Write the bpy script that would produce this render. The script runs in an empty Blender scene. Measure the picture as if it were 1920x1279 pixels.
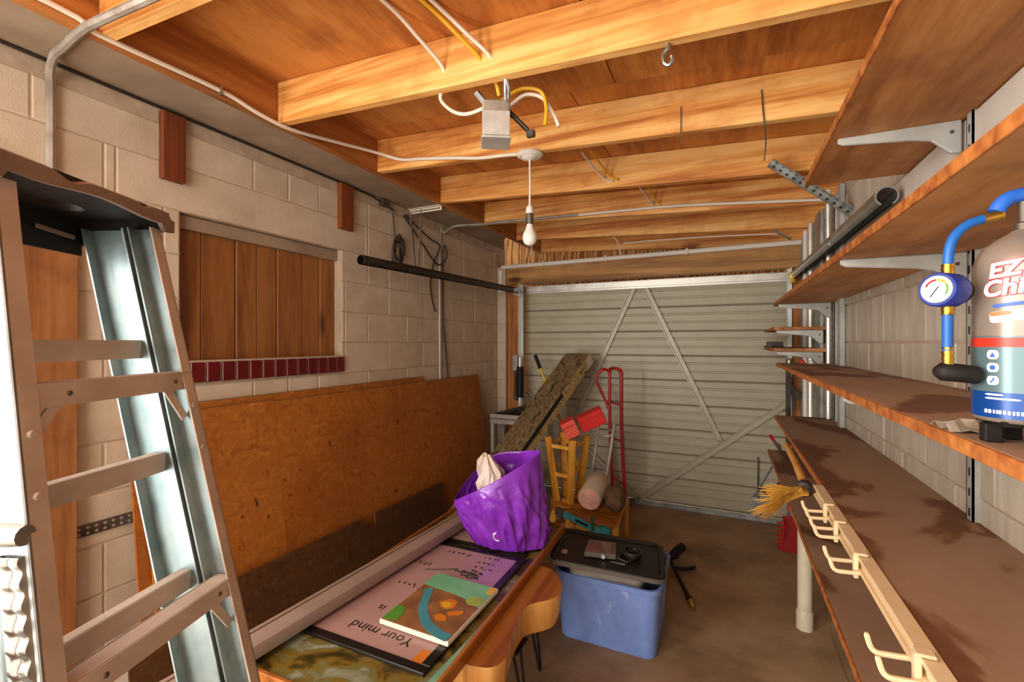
import bpy, bmesh, math, random
from mathutils import Vector, Matrix, noise
random.seed(7)
C = bpy.context.scene.collection
SC = bpy.context.scene
V = Vector
PI = math.pi

# ------------------------------------------------------------------ camera, world, light, exposure
cam_data = bpy.data.cameras.new('camera')
cam = bpy.data.objects.new('camera', cam_data)
C.objects.link(cam)
cam.location = (0, 0, 1.53)
cam.rotation_euler = (math.radians(90), 0, math.radians(25.1))
cam_data.sensor_width = 36
cam_data.lens = 36 * 853.33 / 1920
cam_data.shift_y = 2.5 / 1920
cam_data.clip_start = 0.02
SC.camera = cam

world = bpy.data.worlds.new('world')
SC.world = world
world.use_nodes = True
bg = world.node_tree.nodes['Background']
bg.inputs[0].default_value = (1.0, 0.97, 0.92, 1)
bg.inputs[1].default_value = 0.9

def area(name, loc, rot, sx, sy, power, color=(1, 1, 1)):
    l = bpy.data.lights.new(name, 'AREA')
    l.shape = 'RECTANGLE'; l.size = sx; l.size_y = sy
    l.energy = power; l.color = color
    o = bpy.data.objects.new(name, l); C.objects.link(o)
    o.location = loc; o.rotation_euler = rot
    return o
# daylight through the open doorway behind the photographer
area('doorway_daylight', (-0.78, -1.35, 1.25), (math.radians(92), 0, 0), 2.1, 2.1, 38, (1.0, 0.955, 0.88))
# the photographer's flash, bounced off the roof deck
area('bounce_flash', (-1.0, -0.5, 2.25), (math.radians(68), 0, math.radians(-28)), 1.3, 0.6, 20, (1.0, 0.94, 0.85))
# fill lamp added beside the left wall, behind the photographer's shoulder; no door there
area('left_fill', (-2.08, -0.65, 1.25), (math.radians(90), 0, math.radians(-78)), 0.9, 2.1, 78, (1.0, 0.965, 0.91))

SC.view_settings.view_transform = 'Standard'
SC.view_settings.look = 'None'
SC.view_settings.gamma = 1
SC.view_settings.use_curve_mapping = False
SC.view_settings.exposure = 0.44

# ------------------------------------------------------------------ materials
def lin(h):
    if isinstance(h, str):
        h = h.lstrip('#'); c = [int(h[i:i+2], 16)/255 for i in (0, 2, 4)]
    else:
        c = [x/255 for x in h]
    return tuple(x/12.92 if x <= .04045 else ((x+.055)/1.055)**2.4 for x in c) + (1,)

class NT:
    def __init__(s, name):
        s.m = bpy.data.materials.new(name); s.m.use_nodes = True
        s.t = s.m.node_tree; s.b = s.t.nodes['Principled BSDF']
    def n(s, kind, **kw):
        x = s.t.nodes.new(kind)
        for k, v in kw.items():
            setattr(x, k, v)
        return x
    def l(s, a, b): s.t.links.new(a, b)
    def ramp(s, fac, stops, interp='LINEAR'):
        r = s.n('ShaderNodeValToRGB'); e = r.color_ramp.elements
        r.color_ramp.interpolation = interp
        while len(e) < len(stops): e.new(0.5)
        for el, (p, c) in zip(e, stops):
            el.position = p; el.color = lin(c) if not (isinstance(c, tuple) and len(c) == 4) else c
        s.l(fac, r.inputs[0]); return r.outputs[0]
    def coord(s, scale=(1, 1, 1), rnd=True):
        tc = s.n('ShaderNodeTexCoord'); mp = s.n('ShaderNodeMapping')
        mp.inputs['Scale'].default_value = scale
        if rnd:
            oi = s.n('ShaderNodeObjectInfo'); mu = s.n('ShaderNodeVectorMath', operation='SCALE')
            cx = s.n('ShaderNodeCombineXYZ')
            for i in range(3): s.l(oi.outputs['Random'], cx.inputs[i])
            mu.inputs['Scale'].default_value = 37.0
            s.l(cx.outputs[0], mu.inputs[0])
            ad = s.n('ShaderNodeVectorMath', operation='ADD')
            s.l(tc.outputs['Object'], ad.inputs[0]); s.l(mu.outputs[0], ad.inputs[1])
            s.l(ad.outputs[0], mp.inputs['Vector'])
        else:
            s.l(tc.outputs['Object'], mp.inputs['Vector'])
        return mp.outputs[0]
    def noise(s, vec, scale, detail=4, rough=.55, dist=0):
        x = s.n('ShaderNodeTexNoise'); s.l(vec, x.inputs['Vector'])
        x.inputs['Scale'].default_value = scale; x.inputs['Detail'].default_value = detail
        x.inputs['Roughness'].default_value = rough; x.inputs['Distortion'].default_value = dist
        return x.outputs[0]
    def mix(s, fac, a, b, mode='MIX'):
        x = s.n('ShaderNodeMix', data_type='RGBA', blend_type=mode)
        if isinstance(fac, (int, float)): x.inputs[0].default_value = fac
        else: s.l(fac, x.inputs[0])
        for v, i in ((a, 6), (b, 7)):
            if isinstance(v, bpy.types.NodeSocket): s.l(v, x.inputs[i])
            else: x.inputs[i].default_value = lin(v)
        return x.outputs[2]
    def bump(s, h, strength=.3, dist=.01):
        x = s.n('ShaderNodeBump'); x.inputs['Strength'].default_value = strength
        x.inputs['Distance'].default_value = dist
        s.l(h, x.inputs['Height']); s.l(x.outputs[0], s.b.inputs['Normal'])
    def done(s, col, rough=.6, metal=0, spec=None):
        if isinstance(col, bpy.types.NodeSocket): s.l(col, s.b.inputs['Base Color'])
        else: s.b.inputs['Base Color'].default_value = lin(col)
        if isinstance(rough, bpy.types.NodeSocket): s.l(rough, s.b.inputs['Roughness'])
        else: s.b.inputs['Roughness'].default_value = rough
        s.b.inputs['Metallic'].default_value = metal
        if spec is not None: s.b.inputs['Specular IOR Level'].default_value = spec
        return s.m

def plain(name, col, rough=.5, metal=0, col2=None, scale=20, bump=0, spec=None, lo=.35, hi=.7):
    t = NT(name); v = t.coord()
    f = t.noise(v, scale, 5)
    c = t.ramp(f, [(lo, col), (hi, col2 or col)])
    if bump: t.bump(f, bump, .004)
    return t.done(c, rough, metal, spec)

def wood(name, dark, mid, light, axis='x', fine=60, rings=9, rough=.55, knots=True, knotcol='5a2a10', dirt=0, dirtcol='4a3018', stretch=.06):
    t = NT(name)
    sc = {'x': (stretch, 1, 1), 'y': (1, stretch, 1), 'z': (1, 1, stretch)}[axis]
    v = t.coord(sc)
    w1 = t.noise(v, rings, 4, .5, 1.2)
    w2 = t.noise(v, fine, 3, .6)
    mx = t.n('ShaderNodeMath', operation='MULTIPLY_ADD')
    t.l(w2, mx.inputs[0]); mx.inputs[1].default_value = .35
    m2 = t.n('ShaderNodeMath', operation='MULTIPLY'); t.l(w1, m2.inputs[0]); m2.inputs[1].default_value = .75
    t.l(m2.outputs[0], mx.inputs[2])
    col = t.ramp(mx.outputs[0], [(.39, dark), (.52, mid), (.64, light)])
    if knots:
        sk = {'x': (.32, 1, 1), 'y': (1, .32, 1), 'z': (1, 1, .32)}[axis]
        vk = t.coord(sk)
        vo = t.n('ShaderNodeTexVoronoi'); t.l(vk, vo.inputs['Vector']); vo.inputs['Scale'].default_value = 3.3
        kf = t.ramp(vo.outputs['Distance'], [(.05, (1, 1, 1, 1)), (.13, (0, 0, 0, 1))])
        col = t.mix(kf, col, knotcol)
    if dirt:
        vd = t.coord((1, 1, 1))
        d = t.noise(vd, 4, 5, .6)
        df = t.ramp(d, [(.5, (0, 0, 0, 1)), (.72, (dirt, dirt, dirt, 1))])
        col = t.mix(df, col, dirtcol)
    t.bump(w2, .12, .003)
    return t.done(col, rough)

def metal(name, col, col2, rough=.38, metal_=1, scale=12):
    t = NT(name); v = t.coord()
    f = t.noise(v, scale, 5, .6)
    c = t.ramp(f, [(.35, col), (.68, col2)])
    r = t.ramp(f, [(.3, (rough*.8,)*3+(1,)), (.8, (min(1, rough*1.4),)*3+(1,))])
    return t.done(c, r, metal_)

M = {}
M['joist'] = wood('joist_pine', 'b56a2a', 'e09c4e', 'f2bd72', 'x', 60, 9, .55, knotcol='7a3410', dirt=.5, dirtcol='a85a22')
M['deck'] = wood('deck_plywood', '93521f', 'b8702f', 'cc863e', 'y', 40, 4, .6, False, dirt=.6, dirtcol='8a4a1a', stretch=.15)
M['rim'] = wood('rim_board', '7d4719', 'a3622a', 'b97839', 'y', 40, 6, .6, dirt=.3)
def gable_mat():
    t = NT('gable_plywood'); v = t.coord((1, 1, .16), False)
    w = t.n('ShaderNodeTexWave', bands_direction='X'); t.l(v, w.inputs['Vector'])
    w.inputs['Scale'].default_value = 7; w.inputs['Distortion'].default_value = 14; w.inputs['Detail'].default_value = 2; w.inputs['Detail Scale'].default_value = 1.2
    c = t.ramp(w.outputs[0], [(.2, '8a5018'), (.5, 'b87a34'), (.85, 'd09a54')])
    return t.done(c, .6)
M['gable'] = gable_mat()
M['header'] = wood('header_beam', '8a5a28', 'ab7a40', 'bd8c50', 'x', 50, 6, .6, dirt=.3)
M['post'] = wood('post_wood', '8a4e18', 'ad6a28', 'bd7c38', 'z', 40, 6, .6, dirt=.3)
M['cleat'] = wood('cleat_wood', '4f2208', '6e3210', '7d3d16', 'z', 50, 8, .55, False)
M['tall_board'] = wood('tall_board', '5f3514', '845024', '986334', 'z', 45, 5, .6, False, dirt=.6, dirtcol='46240c')
M['panel'] = wood('panel_wood', '5c3312', '804c1e', '935e2c', 'z', 35, 3, .5, True, '4a2810', stretch=.12)
M['shelf'] = wood('shelf_board', '85501f', 'ac7038', 'c48a50', 'y', 40, 3.5, .6, True, dirt=.6, dirtcol='6e3c18', stretch=.12)
M['shelf_edge'] = plain('shelf_raw_edge', '8a4517', .7, 0, 'bf7a38', 30, .4)
M['stool'] = wood('stool_wood', 'b0711c', 'd0912f', 'dda346', 'z', 40, 5, .35, False)
M['stool_seat'] = wood('stool_seat_wood', '7a4514', '9d5f1e', 'b0722c', 'x', 40, 5, .3, False)
M['frame_wood'] = wood('frame_wood', '74390f', '99561c', 'ad6a2a', 'y', 40, 6, .35, False)
M['slab_top'] = wood('slab_top', '8a4c14', 'b26c24', 'c98a38', 'y', 16, 5, .5, True, '5a2a0a')
M['slab_side'] = wood('slab_side', 'a86a22', 'cd8f40', 'e0ab60', 'z', 18, 9, .5, False, dirt=.5, dirtcol='9a5a20')

def dusty_shelf():
    t = NT('dusty_shelf_top'); v = t.coord((1, .55, 1))
    f = t.noise(v, 3.2, 4, .5, .6)
    c = t.ramp(f, [(.43, '6a4022'), (.455, '744a2a'), (.485, '98765a'), (.75, 'a88970')])
    f2 = t.noise(v, 60, 3)
    c = t.mix(.10, c, t.ramp(f2, [(.3, '5a3520'), (.7, '9a7c66')]))
    return t.done(c, .8)
M['dust'] = dusty_shelf()

def paint_block():
    t = NT('painted_block'); v = t.coord()
    f = t.noise(v, 5, 6, .6)
    c = t.ramp(f, [(.3, 'b8a48c'), (.55, 'c8b59e'), (.8, 'd2c0ac')])
    d = t.noise(v, 2.2, 4, .6)
    df = t.ramp(d, [(.56, (0, 0, 0, 1)), (.8, (.35, .35, .35, 1))])
    c = t.mix(df, c, '9c8468')
    f2 = t.noise(v, 160, 3, .6)
    t.bump(f2, .35, .004)
    return t.done(c, .75)
M['block'] = paint_block()
def grey_block():
    t = NT('brushed_grey_block'); v = t.coord((1, 1, .12))
    f = t.noise(v, 22, 4, .6)
    v2 = t.coord()
    g = t.noise(v2, 4, 5, .6)
    c = t.ramp(f, [(.3, 'ab9f8c'), (.5, 'bdb2a0'), (.72, 'cac0b0')])
    c = t.mix(t.ramp(g, [(.5, (0, 0, 0, 1)), (.75, (.4, .4, .4, 1))]), c, '968a76')
    t.bump(t.noise(v2, 150, 3, .6), .3, .004)
    return t.done(c, .8)
M['block_right'] = grey_block()
M['mortar'] = plain('painted_mortar', 'a8917a', .85, 0, 'bca690', 14, .5)
M['soffit'] = plain('soffit_cement', '86705a', .85, 0, '9c866e', 5, .3)
def floor_mat():
    t = NT('concrete_floor'); v = t.coord(rnd=False)
    f = t.noise(v, 2.4, 7, .62)
    c = t.ramp(f, [(.3, '7a6044'), (.52, '9c7d5a'), (.75, 'b2936e')])
    vs = t.coord((.5, 6, 1), False)
    f2 = t.noise(vs, 5, 5, .6, .6)
    c = t.mix(t.ramp(f2, [(.55, (0, 0, 0, 1)), (.75, (.5, .5, .5, 1))]), c, 'a08c72')
    f3 = t.noise(v, 1.3, 4, .5)
    c = t.mix(t.ramp(f3, [(.52, (0, 0, 0, 1)), (.7, (.55, .55, .55, 1))]), c, '4e3d2c')
    t.bump(t.noise(v, 90, 3), .15, .003)
    return t.done(c, .7)
M['floor'] = floor_mat()

def osb(name, base, light, dark, mul=1):
    t = NT(name); v0 = t.coord(rnd=False)
    nz = t.n('ShaderNodeTexNoise'); t.l(v0, nz.inputs['Vector']); nz.inputs['Scale'].default_value = 6
    ad = t.n('ShaderNodeMix', data_type='VECTOR'); ad.inputs[0].default_value = .12
    t.l(v0, ad.inputs[4]); t.l(nz.outputs['Color'], ad.inputs[5])
    v = ad.outputs[1]
    cols = []
    for sc_, ang in (((1, 9, 26), .3), ((1, 24, 10), 1.0)):
        mp = t.n('ShaderNodeMapping'); mp.inputs['Scale'].default_value = sc_
        mp.inputs['Rotation'].default_value = (ang, 0, 0); t.l(v, mp.inputs['Vector'])
        vo = t.n('ShaderNodeTexVoronoi'); t.l(mp.outputs[0], vo.inputs['Vector']); vo.inputs['Scale'].default_value = 3.4
        vo.inputs['Randomness'].default_value = 1
        sp = t.n('ShaderNodeSeparateColor'); t.l(vo.outputs['Color'], sp.inputs[0])
        cols.append(t.ramp(sp.outputs[0], [(0, dark), (.10, base), (.75, base), (1, light)]))
    c = t.mix(.5, cols[0], cols[1])
    d = t.noise(v0, 16, 3, .5, .4)
    c = t.mix(t.ramp(d, [(.68, (0, 0, 0, 1)), (.72, (.85, .85, .85, 1))]), c, '431806')
    c = t.mix(t.ramp(t.noise(v0, 2.2, 3, .5), [(.4, (0, 0, 0, 1)), (.7, (.5, .5, .5, 1))]), c, dark)
    return t.done(c, .6)
M['osb'] = osb('oriented_strand_board', 'a05c16', 'b97424', '7c3a0a')
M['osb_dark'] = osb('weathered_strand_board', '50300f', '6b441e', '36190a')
M['osb_edge'] = plain('strand_board_edge', '6a4a22', .8, 0, '8a6834', 60, .4)

M['door'] = plain('door_enamel', 'aea78e', .45, 0, 'bab39b', 5, .05)
M['door_groove'] = plain('door_groove', '6f6a58', .7)
M['brace'] = plain('brace_enamel', 'b8b19a', .4, .1, 'a8a28c', 8)
M['bright_steel'] = metal('bright_steel', 'd0cdc2', 'eae8e0', .35, .5)
M['galv'] = metal('galvanised_steel', '9da3a3', 'c2c6c4', .42)
M['galv_paint'] = plain('grey_enamel_steel', 'a9aaa4', .45, .25, 'bdbdb6', 14)
M['dark_steel'] = metal('dark_steel', '3a342e', '554d44', .45, .8)
M['rail_blue'] = metal('ladder_rail_metal', '84989c', 'b0bcba', .45, .8)
M['rail_side'] = metal('ladder_rail_lit', 'a0a6a4', 'c4c8c4', .4)  # lit copy of the rail metal, near rail's brightness put into the colour
M['rail_dust'] = plain('dusty_metal', 'a89686', .75, .1, 'beac9e', 10, .1)
M['black_plastic'] = plain('black_plastic', '14100d', .6, 0, '1c1613', 10, 0, .3)
M['dusty_plastic'] = plain('dusty_black_plastic', '6a574a', .8, 0, '867061', 9, .2)
M['white_cable'] = plain('white_cable', 'ddd0bd', .5)
M['yellow_cable'] = plain('yellow_cable', 'dba41a', .45)
M['black_cable'] = plain('black_cable', '2a211b', .5)
M['conduit'] = metal('conduit_steel', '9a9184', 'b4aca0', .5, .6)
M['white_strip'] = plain('whitewash', 'd5cdc2', .7, 0, 'c6bdb2', 6)
M['white_plastic'] = plain('white_plastic', 'e4dfd4', .4)
M['cream_plastic'] = plain('cream_plastic', 'd9bd92', .45, 0, 'e2caa2', 12)
M['pvc'] = plain('pvc_pipe', 'd8cfb8', .4, 0, 'c9bea4', 8)
M['brass'] = metal('brass', 'b98a2c', 'd9b050', .28)
M['blue_rubber'] = plain('blue_rubber', '1058a4', .45, 0, '1562b0', 10)
M['blue_bright'] = plain('blue_plastic_tap', '1f5fbe', .5)
M['gauge_blue'] = plain('gauge_blue', '182c7c', .4)
M['can_grey'] = plain('can_grey_paint', '8d8074', .3, .35, '95887c', 4)
M['can_teal'] = plain('can_teal_paint', '5c7478', .3, .35, '657c80', 4)
M['can_blue'] = plain('can_blue_paint', '083f86', .3, .2)
M['can_red'] = plain('can_red_paint', 'c23020', .35)
M['label_white'] = plain('label_white', 'ece8e2', .4)
M['label_red'] = plain('label_red', 'b8242c', .4)
M['label_blue'] = plain('label_blue', '2b58a8', .4)
M['label_orange'] = plain('label_orange', 'e07040', .4)
M['red_paint'] = plain('red_enamel', 'a01018', .3, 0, 'b51a20', 9)
M['red_card'] = plain('red_card', 'd0201c', .4, 0, 'c01814', 9)
M['red_card_pale'] = plain('red_card_printed', 'd84030', .4, 0, 'e0705a', 60)
M['tile'] = plain('red_tile', '540a0c', .25, 0, '66100f', 9)
M['grout'] = plain('pale_grout', 'b8a592', .8)
def tote_mat():
    t = NT('scuffed_blue_plastic'); v = t.coord((1, 1, .6))
    f = t.noise(v, 14, 6, .65, .8)
    g = t.noise(v, 3, 3, .5)
    mm = t.n('ShaderNodeMath', operation='MULTIPLY_ADD'); t.l(g, mm.inputs[0]); mm.inputs[1].default_value = .5; t.l(f, mm.inputs[2])
    c = t.ramp(mm.outputs[0], [(.55, '6e8acb'), (.86, '7a96d4'), (.94, 'c0cee8')])
    return t.done(c, .45)
M['tote'] = tote_mat()
M['lid_black'] = plain('black_lid_plastic', '100d0b', .42, 0, '181411', 8, 0, .3)
M['lid_grey'] = plain('grey_lid_edge', '5e5850', .4)
M['bin_grey'] = plain('smoky_bin_plastic', '8d857a', .35, 0, 'a39b90', 8)
def bag_mat():
    t = NT('purple_bag_plastic'); v = t.coord()
    f = t.noise(v, 9, 4, .5)
    c = t.ramp(f, [(.3, '7626a6'), (.6, '8732bd'), (.8, '9a48cc')])
    t.bump(t.noise(v, 26, 3, .5, 1.2), .25, .01)
    t.b.inputs['Coat Weight'].default_value = .4
    t.b.inputs['Coat Roughness'].default_value = .2
    return t.done(c, .24)
M['bag'] = bag_mat()
M['bag_white'] = plain('pale_bag_plastic', 'cbb8ac', .4, 0, 'd8c8bc', 9, .2)
M['poster'] = plain('poster_sheet', 'ad8880', .35, 0, 'b5928a', 3)
M['poster_bag_cast'] = plain('poster_sheet_bag_cast', 'a97aa0', .3, 0, 'b184aa', 3)  # poster sheet tinted with the purple shade of the bag
M['black_frame'] = plain('black_frame', '14100f', .3)
M['ink'] = plain('marker_ink', '241816', .5)
def landscape():
    t = NT('autumn_landscape'); v = t.coord((1, 1.4, 1), False)
    f = t.noise(v, 6, 7, .6, .8)
    c = t.ramp(f, [(.30, '1c1408'), (.42, '4a3c14'), (.50, '7d6420'), (.56, '6d6a3c'), (.63, '8d8f78'), (.75, 'a9a890')])
    return t.done(c, .35)
M['landscape'] = landscape()
M['mint'] = plain('mint_mat', '6f9a80', .4, 0, '86b094', 8)
M['canvas_side'] = plain('canvas_side', 'e3dccc', .7)
M['p_brown'] = plain('paint_brown', '7a5230', .5, 0, 'a07040', 14)
M['p_mint'] = plain('paint_mint', '68b080', .45, 0, '80c294', 12)
M['p_teal'] = plain('paint_teal', '3f8794', .45, 0, '4c94a0', 12)
M['p_green'] = plain('paint_green', '4a8a2c', .45, 0, '5c9a36', 12)
M['p_lime'] = plain('paint_lime', '8fa83c', .45, 0, 'b0b848', 20)
M['p_yellow'] = plain('paint_yellow', 'd9a41c', .45, 0, 'e4b82c', 16)
M['p_orange'] = plain('paint_orange', 'd8801c', .45, 0, 'c86c1c', 16)
M['case'] = plain('case_grey_vinyl', '957f72', .4, 0, 'a18b7e', 5)
M['case_dark'] = plain('case_seam', '5a4638', .6)
def camo(name, stops, sc, scale=9):
    t = NT(name); v = t.coord(sc)
    f = t.noise(v, scale, 5, .7, 1.2)
    return t.done(t.ramp(f, stops), .75)
M['camo_top'] = camo('grass_camouflage', [(.36, '2a2012'), (.43, '5c482c'), (.49, '937a50'), (.54, '3a2e1a'), (.60, 'a08658'), (.70, '66622c')], (1.0, .4, .5), 17)
M['camo_side'] = camo('blocky_camouflage', [(.40, '1a150c'), (.425, 'bfa262'), (.49, 'd6ba80'), (.505, '1c160e'), (.535, 'c4aa6c'), (.60, 'b09658'), (.63, '2a2a18')], (1, 1, 1), 16)
M['navy'] = plain('navy_strap', '161a22', .7)
M['grey_resin'] = plain('grey_resin', '9a9488', .5, 0, 'aaa498', 8)
M['tool_steel'] = metal('old_tool_steel', '4c4640', '74695e', .5, .7)
M['yellow_grip'] = plain('yellow_fibreglass', 'd8ae1a', .4)
M['pink_roll'] = plain('pink_roll_end', 'ecbcac', .8, 0, 'e0aa9a', 30, .3)
M['roll_wrap'] = plain('roll_wrap', 'c4b49e', .7, 0, 'd0c0ac', 14)
M['cushion'] = plain('brown_sack', '5e4630', .85, 0, '7a5e44', 18, .4)
M['teal'] = plain('teal_plastic', '2c98a8', .4, 0, '3aa8b6', 10)
M['green_strap'] = plain('green_strap', '2c6a34', .6)
M['alu'] = metal('brushed_aluminium', 'b8b4aa', 'd0ccc2', .4, .4)
M['straw'] = plain('broom_straw', 'b07818', .8, 0, 'cf9a3a', 60, .3)
M['bulb'] = plain('bulb_glass', 'e8e4dc', .25)
M['galv_box'] = metal('zinc_box', 'a89e90', 'c8c0b4', .35, .55)
M['foil'] = metal('crinkled_foil', '857f76', 'a8a298', .35)
M['clear'] = plain('cloudy_plastic', 'b0a494', .2, 0, '8a7a68', 30)
M['lcd'] = plain('glossy_screen', '6a5448', .06)

# ------------------------------------------------------------------ mesh builder
class MB:
    def __init__(s): s.v = []; s.f = []; s.mi = []
    def add(s, vs, fs, mi=0):
        n = len(s.v); s.v += [tuple(p) for p in vs]
        s.f += [tuple(i+n for i in f) for f in fs]; s.mi += [mi]*len(fs)
        return s
    def box(s, lo, hi, mi=0, top=None):
        x0, y0, z0 = lo; x1, y1, z1 = hi
        vs = [(x0,y0,z0),(x1,y0,z0),(x1,y1,z0),(x0,y1,z0),(x0,y0,z1),(x1,y0,z1),(x1,y1,z1),(x0,y1,z1)]
        n = len(s.f)
        s.add(vs, [(0,3,2,1),(4,5,6,7),(0,1,5,4),(1,2,6,5),(2,3,7,6),(3,0,4,7)], mi)
        if top is not None: s.mi[n+1] = top
        return s
    def obox(s, c, ex, ey, ez, mi=0):
        c, ex, ey, ez = V(c), V(ex), V(ey), V(ez)
        vs = [c+a*ex+b*ey+d*ez for d in (-1,1) for a,b in ((-1,-1),(1,-1),(1,1),(-1,1))]
        fs = [(0,3,2,1),(4,5,6,7),(0,1,5,4),(1,2,6,5),(2,3,7,6),(3,0,4,7)]
        if ex.cross(ey).dot(ez) < 0: fs = [f[::-1] for f in fs]
        return s.add(vs, fs, mi)
    def bar(s, p, q, w, h, up=(0,0,1), mi=0):
        p, q = V(p), V(q); d = (q-p); L = d.length; d.normalize()
        r = d.cross(V(up))
        if r.length < 1e-4: r = d.cross(V((0,1,0)))
        r.normalize(); u = r.cross(d)
        return s.obox((p+q)/2, d*L/2, r*w/2, u*h/2, mi)
    def tube(s, pts, r, n=8, caps=True, closed=False, mi=0):
        pts = [V(p) for p in pts]; m = len(pts)
        rs = r if isinstance(r, (list, tuple)) else [r]*m
        base = len(s.v); ref = None; vs = []
        for i in range(m):
            a = pts[i-1] if (i > 0 or closed) else pts[i]; b = pts[(i+1) % m] if (i < m-1 or closed) else pts[i]
            d = (b-a)
            if d.length < 1e-9: d = V((0,0,1))
            d.normalize()
            if ref is None:
                ref = d.cross(V((0,0,1)))
                if ref.length < .1: ref = d.cross(V((1,0,0)))
            ref = (ref - d*ref.dot(d)).normalized(); o = d.cross(ref)
            for k in range(n):
                a_ = 2*PI*k/n
                vs.append(pts[i] + (ref*math.cos(a_)+o*math.sin(a_))*rs[i])
        fs = []
        for i in range(m if closed else m-1):
            for k in range(n):
                a0 = i*n+k; a1 = i*n+(k+1) % n; j = (i+1) % m
                fs.append((a0, a1, j*n+(k+1) % n, j*n+k))
        if caps and not closed:
            fs.append(tuple(range(n))[::-1]); fs.append(tuple((m-1)*n+k for k in range(n)))
        return s.add(vs, fs, mi)
    def lathe(s, prof, c=(0,0,0), axis=(0,0,1), n=24, mi=0, caps=True):
        ax = V(axis).normalized(); e1 = ax.cross(V((1,0,0)))
        if e1.length < .1: e1 = ax.cross(V((0,1,0)))
        e1.normalize(); e2 = ax.cross(e1); c = V(c); vs = []
        for r, z in prof:
            for k in range(n):
                a = 2*PI*k/n; vs.append(c+ax*z+(e1*math.cos(a)+e2*math.sin(a))*r)
        fs = []
        for i in range(len(prof)-1):
            for k in range(n):
                fs.append((i*n+k, i*n+(k+1) % n, (i+1)*n+(k+1) % n, (i+1)*n+k))
        if caps:
            fs.append(tuple(range(n))[::-1]); fs.append(tuple((len(prof)-1)*n+k for k in range(n)))
        return s.add(vs, fs, mi)
    def prism(s, poly, vec, mi=0, mtop=None):
        a = [V(p) for p in poly]; vec = V(vec); n = len(a)
        nor = V((0,0,0))
        for i in range(n): nor += a[i].cross(a[(i+1) % n])
        if nor.dot(vec) < 0: a = a[::-1]
        vs = a+[p+vec for p in a]
        fs = [tuple(range(n))[::-1], tuple(range(n, 2*n))]+[(i, (i+1) % n, n+(i+1) % n, n+i) for i in range(n)]
        k = len(s.f); s.add(vs, fs, mi)
        if mtop is not None: s.mi[k+1] = mtop
        return s

def obj(name, mb, mat, parent=None, smooth=False, bevel=0, shift=True, seg=1):
    me = bpy.data.meshes.new(name)
    off = V((0,0,0))
    if parent is not None and shift:
        p = parent
        while p is not None: off += V(p.location); p = p.parent
    me.from_pydata([tuple(V(p)-off) for p in mb.v], [], mb.f)
    mats = mat if isinstance(mat, (list, tuple)) else [mat]
    for k in mats: me.materials.append(M[k])
    if len(mats) > 1: me.polygons.foreach_set('material_index', mb.mi)
    if smooth:
        me.polygons.foreach_set('use_smooth', [True]*len(me.polygons))
        me.set_sharp_from_angle(angle=math.radians(42))
    me.update()
    o = bpy.data.objects.new(name, me); C.objects.link(o)
    if parent is not None: o.parent = parent
    if bevel:
        b = o.modifiers.new('bevel', 'BEVEL'); b.width = bevel; b.segments = seg; b.limit_method = 'ANGLE'
        b.angle_limit = math.radians(40)
    return o

def tag(o, label, cat, group=None):
    o['label'] = label; o['category'] = cat
    if group: o['group'] = group
    return o
def thing(name, label, cat, loc=(0,0,0), group=None):
    o = bpy.data.objects.new(name, None); C.objects.link(o); o.location = loc
    o.empty_display_size = .05
    return tag(o, label, cat, group)
def struct(o): o['kind'] = 'structure'; return o
def single(name, mb, mat, label, cat, group=None, **kw):
    """one mesh thing whose origin sits at its own base"""
    xs = list(zip(*mb.v)); base = V(((min(xs[0])+max(xs[0]))/2, (min(xs[1])+max(xs[1]))/2, min(xs[2])))
    mb.v = [tuple(V(p)-base) for p in mb.v]
    o = obj(name, mb, mat, **kw); o.location = base
    return tag(o, label, cat, group)
def smooth_path(pts, n=6):
    pts = [V(p) for p in pts]; out = []
    for i in range(len(pts)-1):
        p0 = pts[max(i-1, 0)]; p1 = pts[i]; p2 = pts[i+1]; p3 = pts[min(i+2, len(pts)-1)]
        for k in range(n):
            t = k/n
            out.append(.5*((2*p1)+(p2-p0)*t+(2*p0-5*p1+4*p2-p3)*t*t+(3*p1-p0-3*p2+p3)*t**3))
    out.append(pts[-1]); return out

# ------------------------------------------------------------------ room shell
XL, XR, YF, YB = -2.15, .565, 4.22, -1.45
COURSE = .19125
RIMX, SOF = -1.83, 2.52
def jz(x): return SOF-.057*(x-RIMX)

fl = struct(obj('floor', MB().box((-2.5, YB-.2, -.15), (.9, 4.9, 0)), 'floor'))
# raised strip and saw joints near the post
obj('joint_strip', MB().box((.42, .2, 0), (.50, 2.86, .004)), 'floor', fl)

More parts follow.
